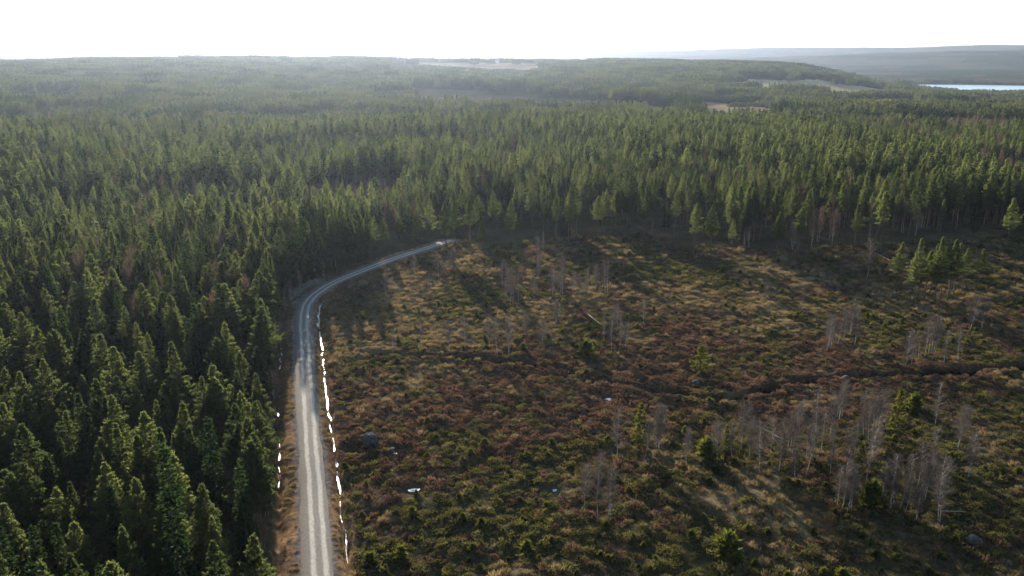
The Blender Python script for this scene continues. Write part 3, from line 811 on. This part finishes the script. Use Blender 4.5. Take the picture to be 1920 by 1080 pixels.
# ------------------------------------------------------------------ instancing of the uncountable
def instancer(name, P, rot, scl, idx, protos, mats=None):
    """one object that repeats the prototype meshes at its points"""
    me = bpy.data.meshes.new(name); me.vertices.add(len(P)); me.vertices.foreach_set('co', np.asarray(P, np.float32).ravel())
    def attr(n, t, v, f='value'):
        a = me.attributes.new(n, t, 'POINT'); a.data.foreach_set(f, np.ascontiguousarray(v).ravel())
    attr('turn', 'FLOAT_VECTOR', np.column_stack([np.zeros(len(P)), np.zeros(len(P)), rot]).astype(np.float32), 'vector')
    attr('size', 'FLOAT_VECTOR', np.asarray(scl, np.float32), 'vector')
    attr('pick', 'INT', np.asarray(idx, np.int32))
    o = link(name, me, None, 'stuff')
    ng = bpy.data.node_groups.new(name, 'GeometryNodeTree')
    ng.interface.new_socket('Geometry', in_out='INPUT', socket_type='NodeSocketGeometry'); ng.interface.new_socket('Geometry', in_out='OUTPUT', socket_type='NodeSocketGeometry')
    gi = ng.nodes.new('NodeGroupInput'); go = ng.nodes.new('NodeGroupOutput')
    iop = ng.nodes.new('GeometryNodeInstanceOnPoints'); jn = ng.nodes.new('GeometryNodeJoinGeometry')
    for pm in reversed(protos):
        po = bpy.data.objects.new(name + '_pattern', pm)
        oi = ng.nodes.new('GeometryNodeObjectInfo'); oi.inputs['Object'].default_value = po
        g2 = ng.nodes.new('GeometryNodeGeometryToInstance')
        ng.links.new(oi.outputs['Geometry'], g2.inputs[0]); ng.links.new(g2.outputs[0], jn.inputs[0])
    def na(n, t):
        q = ng.nodes.new('GeometryNodeInputNamedAttribute'); q.data_type = t; q.inputs['Name'].default_value = n
        return next(s for s in q.outputs if s.enabled and s.name == 'Attribute')
    ng.links.new(gi.outputs[0], iop.inputs['Points']); ng.links.new(jn.outputs[0], iop.inputs['Instance'])
    iop.inputs['Pick Instance'].default_value = True
    ng.links.new(na('pick', 'INT'), iop.inputs['Instance Index'])
    ng.links.new(na('turn', 'FLOAT_VECTOR'), iop.inputs['Rotation']); ng.links.new(na('size', 'FLOAT_VECTOR'), iop.inputs['Scale'])
    ng.links.new(iop.outputs[0], go.inputs[0])
    md = o.modifiers.new('scatter', 'NODES'); md.node_group = ng
    for m in protos[0].materials: me.materials.append(m)
    return o

PM = [M_PINE, M_BARK]
rest = np.where(~single)[0]
dR = np.hypot(TX[rest], TY[rest])
mid_specs = [pine_parts(sd + 40, h, cb, rm, .6, .5, 4, ts) for sd, h, cb, rm, w, ts in PINE_SPEC[:6]]
midt_specs = [pine_parts(sd + 40, h, cb, rm, .6, .5, 4, ts) for sd, h, cb, rm, w, ts in TALL_SPEC]
mid = [two(*p, 'forest_pine', PM) for p in mid_specs + midt_specs]
nearm = [two((lambda m: m)(pine_parts(sd + 80, h, cb, rm, 1.3, .32, 4, ts))[0], pine_parts(sd + 80, h, cb, rm, 1.3, .32, 4, ts)[1], 'forest_pine', PM) for sd, h, cb, rm, w, ts in PINE_SPEC[:4] + TALL_SPEC]
HN = [s[1] for s in PINE_SPEC[:4] + TALL_SPEC]; HM = [s[1] for s in PINE_SPEC[:6] + TALL_SPEC]
pts, rot, scl, idx = [], [], [], []
protos = nearm + mid
for i in rest:
    if SPR[i]: continue
    dd = math.hypot(TX[i], TY[i]); isl = left[i]
    if dd < 230 or (not isl and dd < 330):
        k = rnd.randrange(4) if isl else 4 + rnd.randrange(5); h0 = HN[k]
    else:
        k = rnd.randrange(6) if (isl or rnd.random() < .5) else 6 + rnd.randrange(5); h0 = HM[k]; k += len(nearm)
    s = TH[i] / h0; w = s * rnd.uniform(.9, 1.2)
    pts.append((TX[i], TY[i], TZ[i])); rot.append(rnd.uniform(0, 6.28)); scl.append((w, w, s)); idx.append(k)
instancer('pine_forest', pts, rot, scl, idx, protos)
spr = [two(*spruce_parts(300 + k, 14, 1.7, .8, .5, 4), 'forest_spruce', [M_SPRUCE, M_BARK]) for k in range(3)]
S = rest[SPR[rest]]
instancer('spruce_forest', np.column_stack([TX[S], TY[S], TZ[S]]), rng.uniform(0, 6.28, len(S)), np.repeat((TH[S] / 14 * rng.uniform(.75, 1.15, len(S)))[:, None], 3, 1), rng.integers(0, 3, len(S)), spr)

# far forest: squares of canopy repeated over the hills
def forest_square(seed, a, n_side, dens, blade, k):
    g = np.random.default_rng(seed); b1, mi = Bag(), []
    VV, QQ, n = [], [], 0
    TV, TQ = [], []
    for ix in range(n_side):
        for iy in range(n_side):
            if g.random() < .08: continue
            px = (ix + .5 + g.uniform(-.4, .4)) * a / n_side - a / 2; py = (iy + .5 + g.uniform(-.4, .4)) * a / n_side - a / 2
            h = g.uniform(11, 16.5)
            (V, Q), (V2, T2) = pine_parts(int(g.integers(1e6)), h, g.uniform(.3, .45), g.uniform(1.7, 2.3), dens, blade, k)
            VV.append(V + (px, py, 0)); QQ.append(Q + n); n += len(V)
    V = np.concatenate(VV)
    return mesh('forest_square', V, np.concatenate(QQ), M_FARPINE)
sq = 24.
FXa, FYa = jitter_grid(-2600, 2600, FAR - 30, 3300, sq * .98, 15, .12)
d = np.hypot(FXa, FYa); az = np.degrees(np.arctan2(FXa, FYa)); FZ = macro(FXa, FYa)
ok = (d >= FAR - 6) & (d < 3250) & (np.abs(az) < 41) & (FZ > -46)
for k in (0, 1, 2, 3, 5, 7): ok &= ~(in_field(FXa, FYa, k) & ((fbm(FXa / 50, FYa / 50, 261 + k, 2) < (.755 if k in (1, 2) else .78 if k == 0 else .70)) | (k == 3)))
st = fbm(FXa / 130, FYa / 130, 131, 3); hsc = np.where(st > .62, .55, np.where(st < .40, 1.12, .92)) * (.9 + .25 * fbm(FXa / 50, FYa / 50, 141, 2))
_u = 960 + 1541 * np.tan(np.arctan2(FXa, FYa)); hsc = np.where((_u > 725) & (_u < 1025) & (d > 1600) & (d < 2100), hsc * .55, hsc)
ok &= ~((fbm(FXa / 110, FYa / 110, 151, 2) > .73))
FXa, FYa, FZ, hsc, d = FXa[ok], FYa[ok], FZ[ok], hsc[ok], d[ok]
sqs = [forest_square(500 + k, sq, 6, .30, 1.0, 3) for k in range(4)] + [forest_square(600 + k, sq, 6, .16, 1.5, 3) for k in range(4)]
ii = rng.integers(0, 4, len(d)) + np.where(d > 1300, 4, 0)
instancer('far_forest', np.column_stack([FXa, FYa, FZ - .5]), rng.integers(0, 4, len(d)) * math.pi / 2 + rng.normal(0, .06, len(d)), np.column_stack([np.ones(len(d)) * 1.03, np.ones(len(d)) * 1.03, hsc]), ii, sqs)

# ------------------------------------------------------------------ bare birches, one by one
BIRCH = """779 523;822 520;846 508;799 562;943 540;949 535;962 572 69;972 572 68;1010 530;1008 495;1018 473;999 560;1035 560;1051 550;1054 557 80;1073 552;1088 553;1095 555;1102 550;1135 550;1139 550 60;1117 542;948 573;1208 612 50;
1147 657 75;1132 647;1162 653;1172 655;1044 612;1158 617;791 648;737 667;842 660;933 668;954 668;918 653;873 653;985 637;1018 653;723 557;1625 525 75;1548 662;1553 652;1558 652;1571 647;1582 639;1594 630 70;1602 647;
1696 693;1709 683;1722 673;1733 672;1748 667 75;1751 671 75;1769 685;1796 682;1818 622 66;1840 620;1159 857;1097 955;1121 977 118;1143 975;1210 857;1228 850;1233 853;1287 867;1373 857;1390 843;1404 863;1424 885;1443 857;1460 885;
1478 852;1498 823;1511 892 100;1517 863;1532 810;1556 890;1571 783 62;1572 792;1555 827;1586 893;1623 908 105;1620 822 90;1628 833;1637 812;1633 867 88;1579 957;1590 960 85;1570 950;1650 947;1668 955 100;1677 947;1687 953;1698 957;
1718 978;1720 913;1751 893 90;1758 990 128;1762 982 110;1752 803;1793 843;1797 844 78;1816 897 85;1730 933;1490 905;1412 846;1345 868;1540 845;1600 860;1700 920"""
BSPEC = [(701, 8, 1, .24), (702, 8, 1, .20), (703, 8, 2, .24), (704, 8, 1, .28), (705, 8, 1, .17), (706, 8, 2, .22), (707, 8, 3, .24), (708, 8, 1, .22)]
BM = []
for sd, h, st_, sp in BSPEC:
    cr, tr = birch_parts(sd, h, st_, sp)
    BM.append((mesh('birch_crown', *cr, M_TWIG), mesh('birch_trunk', *tr, M_BIRCH, None, True), st_))
BPROTO = {}
for j, item in enumerate(BIRCH.replace('\n', '').split(';')):
    f = [float(q) for q in item.split()]
    p = unproj(f[0], f[1]); z = float(ground(*p)[0]) - .02
    vt = f[1] - f[2] if len(f) > 2 else None
    h = height_for(p, z, vt) if vt else rnd.uniform(5.4, 8.0)
    k = 3 if f[0] == 1758 else rnd.randrange(len(BM)); s = h / 8; w = s * rnd.uniform(.9, 1.2); loc = (p[0], p[1], z); rz = rnd.uniform(0, 6.28)
    if k not in BPROTO:
        e = BPROTO[k] = bpy.data.objects.new('birch_tree', None); COL.objects.link(e)
        link('trunk', BM[k][1], e); link('crown', BM[k][0], e)
        e.location = loc; e.rotation_euler = (0, 0, rz); e.scale = (w, w, s)
    else: e = copy_tree(BPROTO[k], loc, rz, (w, w, s))
    form = ('single-stemmed', 'twin-stemmed', 'three-stemmed')[BM[k][2] - 1]
    big = 'tall' if h > 8.2 else 'small' if h < 6 else 'leafless'
    tag(e, place_label(f'{big} pale {form} birch in heath', f[0], f[1], 'foot'), 'birch tree', 'leafless birches on the cleared heath')

# ------------------------------------------------------------------ young pines and heath
SAP = [sapling_mesh(800 + k, 'sapling', 1.0 + .12 * (k % 3), 80, .28) for k in range(6)]
SAPT = []
for k, (hh, cb_, rm) in enumerate(((7, .10, 1.05), (7, .16, .9), (7, .06, 1.25), (5, .04, 1.75))):
    me = two(*pine_parts(850 + k, hh, cb_, rm, 1.2, .34, 4, .9), 'young_pine', [M_SAPL, M_BARK])
    v_ = np.empty(len(me.vertices) * 3, np.float32); me.vertices.foreach_get('co', v_); me.vertices.foreach_set('co', v_ / hh); me.update(); SAPT.append(me)
def road_free(x, y, a=4.6, b=5.6):
    q, s, _ = dist_line(x, y, ROAD)
    return (q * s > a) | (q * s < -b) & (q * s > -9)
gx, gy = jitter_grid(-75, 260, 45, 300, 2.1, 25, .48)
ok = in_poly(gx, gy, CLEARING) & road_free(gx, gy) & (np.abs(np.degrees(np.arctan2(gx, gy))) < 40)
for p, r in PUDDLES: ok &= np.hypot(gx - p[0], gy - p[1]) > r * 2.0
gx, gy = gx[ok], gy[ok]
cv = cover(gx, gy); w = np.exp(cv * 5); w /= w.sum(-1, keepdims=True)
pr = np.clip(.10 + .55 * w[:, 1] - .12 * w[:, 0], .02, .8) * (.5 + fbm(gx / 6, gy / 6, 161, 2))
ok = rng.random(len(gx)) < pr * .62
gx, gy = gx[ok], gy[ok]
gh = np.exp(rng.normal(-.36, .36, len(gx))).clip(.35, 2.0); gz = ground(gx, gy)
gu, gv, gd = proj(gx, gy, gz + gh)
vis = (gu > 5) & (gu < 1915) & (gv > 400) & (gv < 1070)
order = np.argsort(-np.where(vis, gh / gd, 0))
SPECIAL = [(1312, 697, 645, 'dense dark-green pine bush standing alone in the middle of the clearing', 3), (1200, 847, 757, 'slender tall young pine beside pale birch stems', True),
           (1358, 850, 795, 'slender young pine among the thin leafless birches', True), (1326, 858, 818, 'short young pine left of the slender one among leafless birches', False),
           (1675, 815, 727, 'tallest slender young pine rising behind the birch thicket', True), (1605, 903, 832, 'slender young pine in the middle of the birch thicket', True),
           (1632, 950, 905, 'broad young pine between the two birch clumps near the bottom', False), (1710, 770, 738, 'bright yellow-green young pine right of the tallest slender one', False),
           (1365, 1040, 1000, 'tallest bushy green sapling near the bottom border of the heath', False), (1100, 668, 640, 'dark bush at the end of the heath trench', False)]
nS = 300 - len(SPECIAL)
SPROTO = {}
def put_sapling(k, tallform, loc, rz, sc):
    key = (k, tallform)
    if key not in SPROTO:
        o = SPROTO[key] = link('pine_sapling', (SAPT if tallform else SAP)[k])
    else:
        o = SPROTO[key].copy(); COL.objects.link(o)
    o.location = loc; o.rotation_euler = (0, 0, rz); o.scale = sc
    return o
for uu, vv, vt, lab, tf in SPECIAL:
    p = unproj(uu, vv); z = float(ground(*p)[0]); h = height_for(p, z, vt)
    w = h * (1.2 if not tf else 1.1)
    o = put_sapling(3 if tf == 3 else rnd.randrange(3), bool(tf), (p[0], p[1], z), rnd.uniform(0, 6.28), (w, w, h))
    tag(o, lab, 'young pine', 'young pines scattered on the cleared heath')
for i in order[:nS]:
    w = gh[i] * rnd.uniform(.95, 1.5)
    o = put_sapling(rnd.randrange(6), False, (gx[i], gy[i], gz[i] - .03), rnd.uniform(0, 6.28), (w, w, gh[i]))
    form = 'bushy' if w > 1.3 * gh[i] else 'upright'
    big = 'large' if gh[i] > 1.7 else 'small' if gh[i] < 1.2 else 'green'
    tag(o, place_label(f'{big} {form} pine sapling in heath', gu[i], gv[i]), 'young pine', 'young pines scattered on the cleared heath')
r_ = order[nS:]
wS = gh[r_] * rng.uniform(.95, 1.5, len(r_))
instancer('sapling_undergrowth', np.column_stack([gx[r_], gy[r_], gz[r_] - .03]), rng.uniform(0, 6.28, len(r_)), np.column_stack([wS, wS, gh[r_]]), rng.integers(0, 6, len(r_)), SAP)

hx, hy = jitter_grid(-75, 300, 45, 330, 1.05, 35, .5)
ok = in_poly(hx, hy, CLEARING) & road_free(hx, hy, 3.9, 5.0) & (np.abs(np.degrees(np.arctan2(hx, hy))) < 38)
for p, r in PUDDLES: ok &= np.hypot(hx - p[0], hy - p[1]) > r * 1.9
for L in TRENCHES:
    ok &= dist_line(hx, hy, L)[0] + rng.normal(0, .35, len(hx)) > 1.1
ok &= rng.random(len(hx)) < np.where(np.hypot(hx, hy) > 190, .45, .8)
hx, hy = hx[ok], hy[ok]
cv = cover(hx, hy) + rng.normal(0, .36, (len(hx), 3)); ty = cv.argmax(1); hz = ground(hx, hy)
CL = [[clump_mesh(900 + k, 'heather', M_HEATHER, 42, .75, .42, .26, .10, .7) for k in range(3)],
      [clump_mesh(920 + k, 'dwarf_shrub', M_DWARF, 42, .75, .38, .24, .11, .7) for k in range(3)],
      [clump_mesh(940 + k, 'grass', M_GRASS, 46, .65, .22, .42, .05, 1.1) for k in range(3)]]
for t, nm in enumerate(('heather', 'dwarf_shrub_undergrowth', 'dry_grass')):
    s = np.where(ty == t)[0]
    if not len(s): continue
    sc = rng.uniform(.5, 1.25, len(s)) * np.where(np.hypot(hx[s], hy[s]) > 190, 1.3, 1.)
    instancer(nm, np.column_stack([hx[s], hy[s], hz[s] - .05]), rng.uniform(0, 6.28, len(s)), np.column_stack([sc, sc, sc * rng.uniform(.6, 1.5, len(s))]), rng.integers(0, 3, len(s)), CL[t])

# dry grass on the road verges
t = np.gradient(ROAD, axis=0); t /= np.linalg.norm(t, axis=1)[:, None]; nrm = np.stack([t[:, 1], -t[:, 0]], 1)
n = 5200; k = rng.integers(0, len(ROAD), n); side = rng.random(n) < .6
off = np.where(side, -rng.uniform(2.2, 4.2, n), rng.uniform(2.3, 3.2, n))
P = ROAD[k] + nrm[k] * off[:, None] + t[k] * rng.uniform(-1, 1, n)[:, None]
ok = (rng.random(n) < np.clip((fbm(P[:, 0] / 5, P[:, 1] / 5, 171, 3) - .3) * 2.2, 0, 1)) & (P[:, 1] < 300) & (rng.random(n) < sstep(70, 115, P[:, 1]) * .85 + .15)
P = P[ok]; sc = rng.uniform(.25, .6, len(P))
instancer('verge_grass', np.column_stack([P, ground(P[:, 0], P[:, 1]) - .03]), rng.uniform(0, 6.28, len(P)), np.column_stack([sc, sc, sc * .8]), rng.integers(0, 3, len(P)), CL[2])

# bare reddish birch scrub: inside the wood above the bend and along the left edge of the road
far_b = [two_ for two_ in (BM[1], BM[4], BM[0])]
bx, by = jitter_grid(-220, 40, 200, 420, 3.0, 45, .5)
ok = in_field(bx, by, 6) & (rng.random(len(bx)) < .8); bx, by = bx[ok], by[ok]
M_REDTWIG = leaf_material('reddish_twigs', (.11, .065, .045), (.21, .13, .085), (1, 1, 1), .25, .8)
def scrub(seed, name):
    cr, tr = birch_parts(seed, 6, 2, .26)
    V = np.vstack([cr[0], tr[0]]); o = len(cr[0])
    T = [np.vstack([cr[1][0], tr[1][0] + o]), tr[1][1] + o]
    mi = np.concatenate([np.zeros(len(cr[1][0]), int), np.ones(len(tr[1][0]) + len(tr[1][1]), int)])
    return mesh(name, V, T, [M_REDTWIG, M_BIRCH], mi)
SCR = [scrub(1000 + k, 'birch_scrub') for k in range(3)]
ex, ey = [], []
mx_, my_ = jitter_grid(-420, 420, 150, FAR, 9.0, 55, .5)
mk = ~in_poly(mx_, my_, CLEARING) & (fbm(mx_ / 45, my_ / 45, 251, 3) > .55) & (dist_line(mx_, my_, ROAD)[0] > 6)
bx = np.concatenate([bx, mx_[mk]]); by = np.concatenate([by, my_[mk]]); NB = mk.sum()
for L, o0, o1, y0, y1, nn in ((ROAD, -5.2, -8., 60, 205, 70),):
    kk = rng.integers(0, len(L), 4000); kk = kk[(L[kk, 1] > y0) & (L[kk, 1] < y1)][:nn]
    of = rng.uniform(o1, o0, len(kk)); pp = L[kk] + nrm[kk] * of[:, None]
    ex += list(pp[:, 0]); ey += list(pp[:, 1])
bx = np.concatenate([bx, ex]); by = np.concatenate([by, ey])
sc = rng.uniform(.7, 1.15, len(bx)); sc[-len(ex):] *= .75; sc[-len(ex) - NB:-len(ex)] *= 1.95
instancer('birch_undergrowth', np.column_stack([bx, by, macro(bx, by)]), rng.uniform(0, 6.28, len(bx)), np.column_stack([np.minimum(sc, 1.2), np.minimum(sc, 1.2), sc]), rng.integers(0, 3, len(bx)), SCR)

# ------------------------------------------------------------------ boulders, logs, farm on the ridge
def boulder(u, v, w, h, label, seed):
    p = unproj(u, v); z = float(ground(*p)[0])
    nu, nv = 26, 14; g = np.random.default_rng(seed)
    th = np.linspace(0, 6.283, nu, endpoint=False); ph = np.linspace(0.02, math.pi - .02, nv)
    T_, P_ = np.meshgrid(th, ph)
    X, Y, Z = np.sin(P_) * np.cos(T_), np.sin(P_) * np.sin(T_), np.cos(P_)
    r = .78 + .42 * vnoise(X * 1.6 + Z * .9 + seed, Y * 1.6 - Z * 1.1, seed) + .12 * vnoise(X * 5 + Z * 3, Y * 5 + Z * 2, seed + 3)
    V = np.stack([X * r * w / 2, Y * r * w / 2 * .85, Z * r * h / 2 + h * .18], -1).reshape(-1, 3)
    I = np.arange(nu * nv).reshape(nv, nu); J = np.roll(I, -1, 1)
    Q = np.stack([I[:-1], I[1:], J[1:], J[:-1]], -1).reshape(-1, 4)
    o = link('boulder', mesh('boulder', V, Q, M_ROCK, None, False)); o.location = (p[0], p[1], z); o.rotation_euler = (0, 0, g.uniform(0, 6))
    tag(o, label, 'boulder', 'boulders lying in the heath')
boulder(694, 830, 2.1, 2.4, 'large grey boulder beside a straw-coloured bush near the gravel road', 3)
boulder(1828, 1018, 1.6, 1.3, 'dark grey boulder half hidden in the green heath near the bottom right', 5)
boulder(1305, 718, 1.5, 1.0, 'grey boulder in reddish heath just below the lone dense pine bush', 7)
boulder(1586, 713, 1.5, 1.1, 'grey boulder on the bank of the long heath trench', 9)
boulder(703, 667, 1.0, .7, 'small pale boulder at the road end of the heath trench', 11)
def log(u0, v0, u1, v1, r, label, lift=.35):
    a, b = unproj(u0, v0), unproj(u1, v1); k = 7; bg = Bag()
    xs = np.linspace(a[0], b[0], k); ys = np.linspace(a[1], b[1], k); zz = np.linspace(float(ground(*a)[0]), float(ground(*b)[0]), k) + lift
    off = (vnoise(np.arange(k) * .8, np.zeros(k), int(u0)) - .5) * .5
    L = np.column_stack([xs - xs[0] + off, ys - ys[0], zz - zz[0]])
    bg.tube(L, np.linspace(r, r * .35, k), 7)
    g = np.random.default_rng(int(u0))
    for q in range(5):
        i = int(g.integers(2, k)); bg.tube([L[i], L[i] + g.normal(0, .5, 3) + (0, 0, .5)], [.03, .01], 4, False)
    V, T = bg.arrays(); o = link('fallen_log', mesh('fallen_log', V, T, M_LOG)); o.location = (xs[0], ys[0], zz[0])
    tag(o, label, 'log', 'fallen trunks on the heath')
log(1478, 834, 1382, 783, .13, 'long thin fallen birch trunk lying slantwise among the leafless birches')
log(1762, 968, 1812, 961, .12, 'pale fallen trunk lying beside the largest birch at the bottom')
log(1104, 590, 1124, 611, .16, 'short whitish fallen log below the row of birches')
log(1338, 832, 1346, 840, .1, 'short leaning dead stem left of the slender young pine', .8)
log(1636, 474, 1668, 492, .13, 'bent pale fallen trunk at the forest edge near the isolated grove')

def crest(u):
    dd = np.linspace(2150, 2750, 200); a = math.atan((u - 960) / 1541.0)
    z = macro(np.sin(a) * dd, np.cos(a) * dd); k = int(np.argmax((z - H) / dd))
    return math.sin(a) * float(dd[k]), math.cos(a) * float(dd[k])
def barn():
    p = crest(928); z = float(macro(*p)); e = bpy.data.objects.new('farm_barn', None); COL.objects.link(e); e.location = (p[0], p[1], z); e.rotation_euler = (0, 0, R(-4))
    mw = noise_material('white_boards', [(.3, (.72, .72, .70)), (.7, (.82, .82, .8))], .5, .8, 0); mr = noise_material('pale_roof', [(.3, (.6, .6, .6)), (.7, (.72, .72, .72))], .5, .4, 0, None, .5)
    mdark = noise_material('dark_opening', [(.3, (.05, .045, .04)), (.7, (.08, .07, .06))], .5, .8, 0)
    L, W, h, rh = 13., 6., 5., 4.
    V = [(-L, -W, 0), (L, -W, 0), (L, W, 0), (-L, W, 0), (-L, -W, h), (L, -W, h), (L, W, h), (-L, W, h), (-L, 0, h + rh), (L, 0, h + rh)]
    link('wall', mesh('barn_wall', V, [np.array([(0, 3, 7), (0, 7, 8), (0, 8, 4), (1, 5, 9), (1, 9, 6), (1, 6, 2)]), np.array([(0, 1, 5, 4), (2, 3, 7, 6)])], mw), e)
    o = .5; V = []
    for zo in (.02, .3):
        V += [(-L - o, -W - o, h - .3 + zo), (L + o, -W - o, h - .3 + zo), (L + o, 0, h + rh + zo), (-L - o, 0, h + rh + zo), (-L - o, W + o, h - .3 + zo), (L + o, W + o, h - .3 + zo)]
    Q = [(0, 1, 2, 3), (3, 2, 5, 4), (6, 9, 8, 7), (9, 10, 11, 8), (0, 6, 7, 1), (4, 5, 11, 10), (0, 3, 9, 6), (3, 4, 10, 9), (1, 7, 8, 2), (2, 8, 11, 5)]
    link('roof', mesh('barn_roof', V, Q, mr), e)
    def box(x0, x1, z0, z1): return [(x0, -W - .08, z0), (x1, -W - .08, z0), (x1, -W + .1, z0), (x0, -W + .1, z0), (x0, -W - .08, z1), (x1, -W - .08, z1), (x1, -W + .1, z1), (x0, -W + .1, z1)]
    BQ = [(0, 1, 5, 4), (1, 2, 6, 5), (2, 3, 7, 6), (3, 0, 4, 7), (4, 5, 6, 7), (3, 2, 1, 0)]
    link('door', mesh('barn_door', box(-2, 2, .05, 3.6), BQ, mdark), e)
    for x in (-9, -5.5, 5.5, 9): link('window', mesh('barn_window', box(x - .7, x + .7, 1.6, 3.2), BQ, mdark), e)
    tag(e, 'tiny white farm barn standing in the pale field on the horizon ridge', 'barn')
barn()
def ridge_tree(seed, h):
    cr, tr = birch_parts(seed, h, 2, .3); g = np.random.default_rng(seed)
    C = g.normal(0, 1, (160, 3)) * (h * .16, h * .16, h * .2) + (0, 0, h * .62)
    V, Q = blades(C, g.normal(0, 1, (160, 3)), .8, .3, g, .5, 3)
    return two((V, Q), tr, 'ridge_tree', [M_TWIG, M_BARK])
RM = [ridge_tree(1200 + k, 17) for k in range(3)]
RP = [(734, 121, 13), (741, 121, 15), (748, 121, 16), (774, 121, 11), (862, 122, 9), (869, 122, 9), (876, 122, 8), (884, 122, 8), (920, 123, 10), (938, 124, 6), (946, 124, 6), (963, 124, 7), (624, 112, 8), (634, 112, 9), (645, 112, 8), (650, 112, 7)]
proto = {}
for j, (uu, vv, hp) in enumerate(RP):
    p = crest(uu)
    z = float(macro(*p)) - .3; dd = math.hypot(*p); hh_ = hp * dd / F + (3. if uu > 700 else 11.); s = hh_ / 17; k = j % 3
    if k not in proto: o = proto[k] = link('field_tree', RM[k])
    else: o = proto[k].copy(); COL.objects.link(o)
    o.location = (p[0], p[1], z); o.rotation_euler = (0, 0, rnd.uniform(0, 6)); o.scale = (s, s, s)
    near_ = 'beside the white barn' if 910 < uu < 950 else 'in the pale ridge field' if uu > 700 else 'on the wooded ridge'
    tag(o, place_label(f'bare tree {near_}', uu, vv, 'foot'), 'tree', 'bare trees on the horizon ridge')

# ------------------------------------------------------------------ air
def haze():
    m, nt, out = mat('haze_air')
    pv = N(nt, 'ShaderNodeVolumePrincipled')
    pv.inputs['Color'].default_value = (.40, .49, .66, 1); pv.inputs['Density'].default_value = HAZE; pv.inputs['Anisotropy'].default_value = .62
    for k in ('Density Attribute', 'Color Attribute', 'Temperature Attribute'):
        if k in pv.inputs: pv.inputs[k].default_value = ''
    nt.links.new(pv.outputs[0], out.inputs['Volume'])
    s = 18500
    V = [(x, y, z) for z in (-160, 260) for x, y in ((-s, -s), (s, -s), (s, s), (-s, s))]
    Q = [(3, 2, 1, 0), (4, 5, 6, 7), (0, 1, 5, 4), (1, 2, 6, 5), (2, 3, 7, 6), (3, 0, 4, 7)]
    link('haze', mesh('haze', V, Q, m), None, 'stuff')
HAZE = 5.4e-5
haze()

# ------------------------------------------------------------------ light, sky, camera
w = bpy.data.worlds.new('World'); SC.world = w; w.use_nodes = True
nt = w.node_tree; nt.nodes.clear()
sky = N(nt, 'ShaderNodeTexSky', sky_type='NISHITA', sun_disc=False); sky.sun_elevation = SUN_EL; sky.sun_rotation = SUN_AZ
sky.air_density = 1.0; sky.dust_density = .4; sky.ozone_density = 1.0
bg = N(nt, 'ShaderNodeBackground'); bg.inputs['Strength'].default_value = .08
wo = N(nt, 'ShaderNodeOutputWorld'); nt.links.new(sky.outputs[0], bg.inputs[0]); nt.links.new(bg.outputs[0], wo.inputs[0])
sl = bpy.data.lights.new('sun', 'SUN'); sl.energy = 5.0; sl.angle = R(.5); sl.color = (1, .90, .76)
so = bpy.data.objects.new('sun', sl); COL.objects.link(so)
sd = Vector((math.sin(SUN_AZ) * math.cos(SUN_EL), math.cos(SUN_AZ) * math.cos(SUN_EL), math.sin(SUN_EL)))
so.rotation_euler = sd.to_track_quat('Z', 'Y').to_euler(); so.location = (0, 0, 200)
cam = bpy.data.cameras.new('camera'); co = bpy.data.objects.new('camera', cam); COL.objects.link(co)
co.location = (0, 0, H); co.rotation_euler = (math.pi / 2 - PITCH, 0, 0)
cam.sensor_width = 36; cam.lens = 36 * F / 1920; cam.clip_start = .5; cam.clip_end = 40000
SC.camera = co
SC.view_settings.view_transform = 'Standard'; SC.view_settings.look = 'None'; SC.view_settings.gamma = 1; SC.view_settings.exposure = 1.68
cy = SC.cycles
cy.max_bounces = 5; cy.diffuse_bounces = 2; cy.glossy_bounces = 2; cy.transmission_bounces = 2; cy.transparent_max_bounces = 8; cy.volume_bounces = 0
cy.use_denoising = True; cy.use_adaptive_sampling = True; cy.adaptive_threshold = .02
cy.caustics_reflective = False; cy.caustics_refractive = False
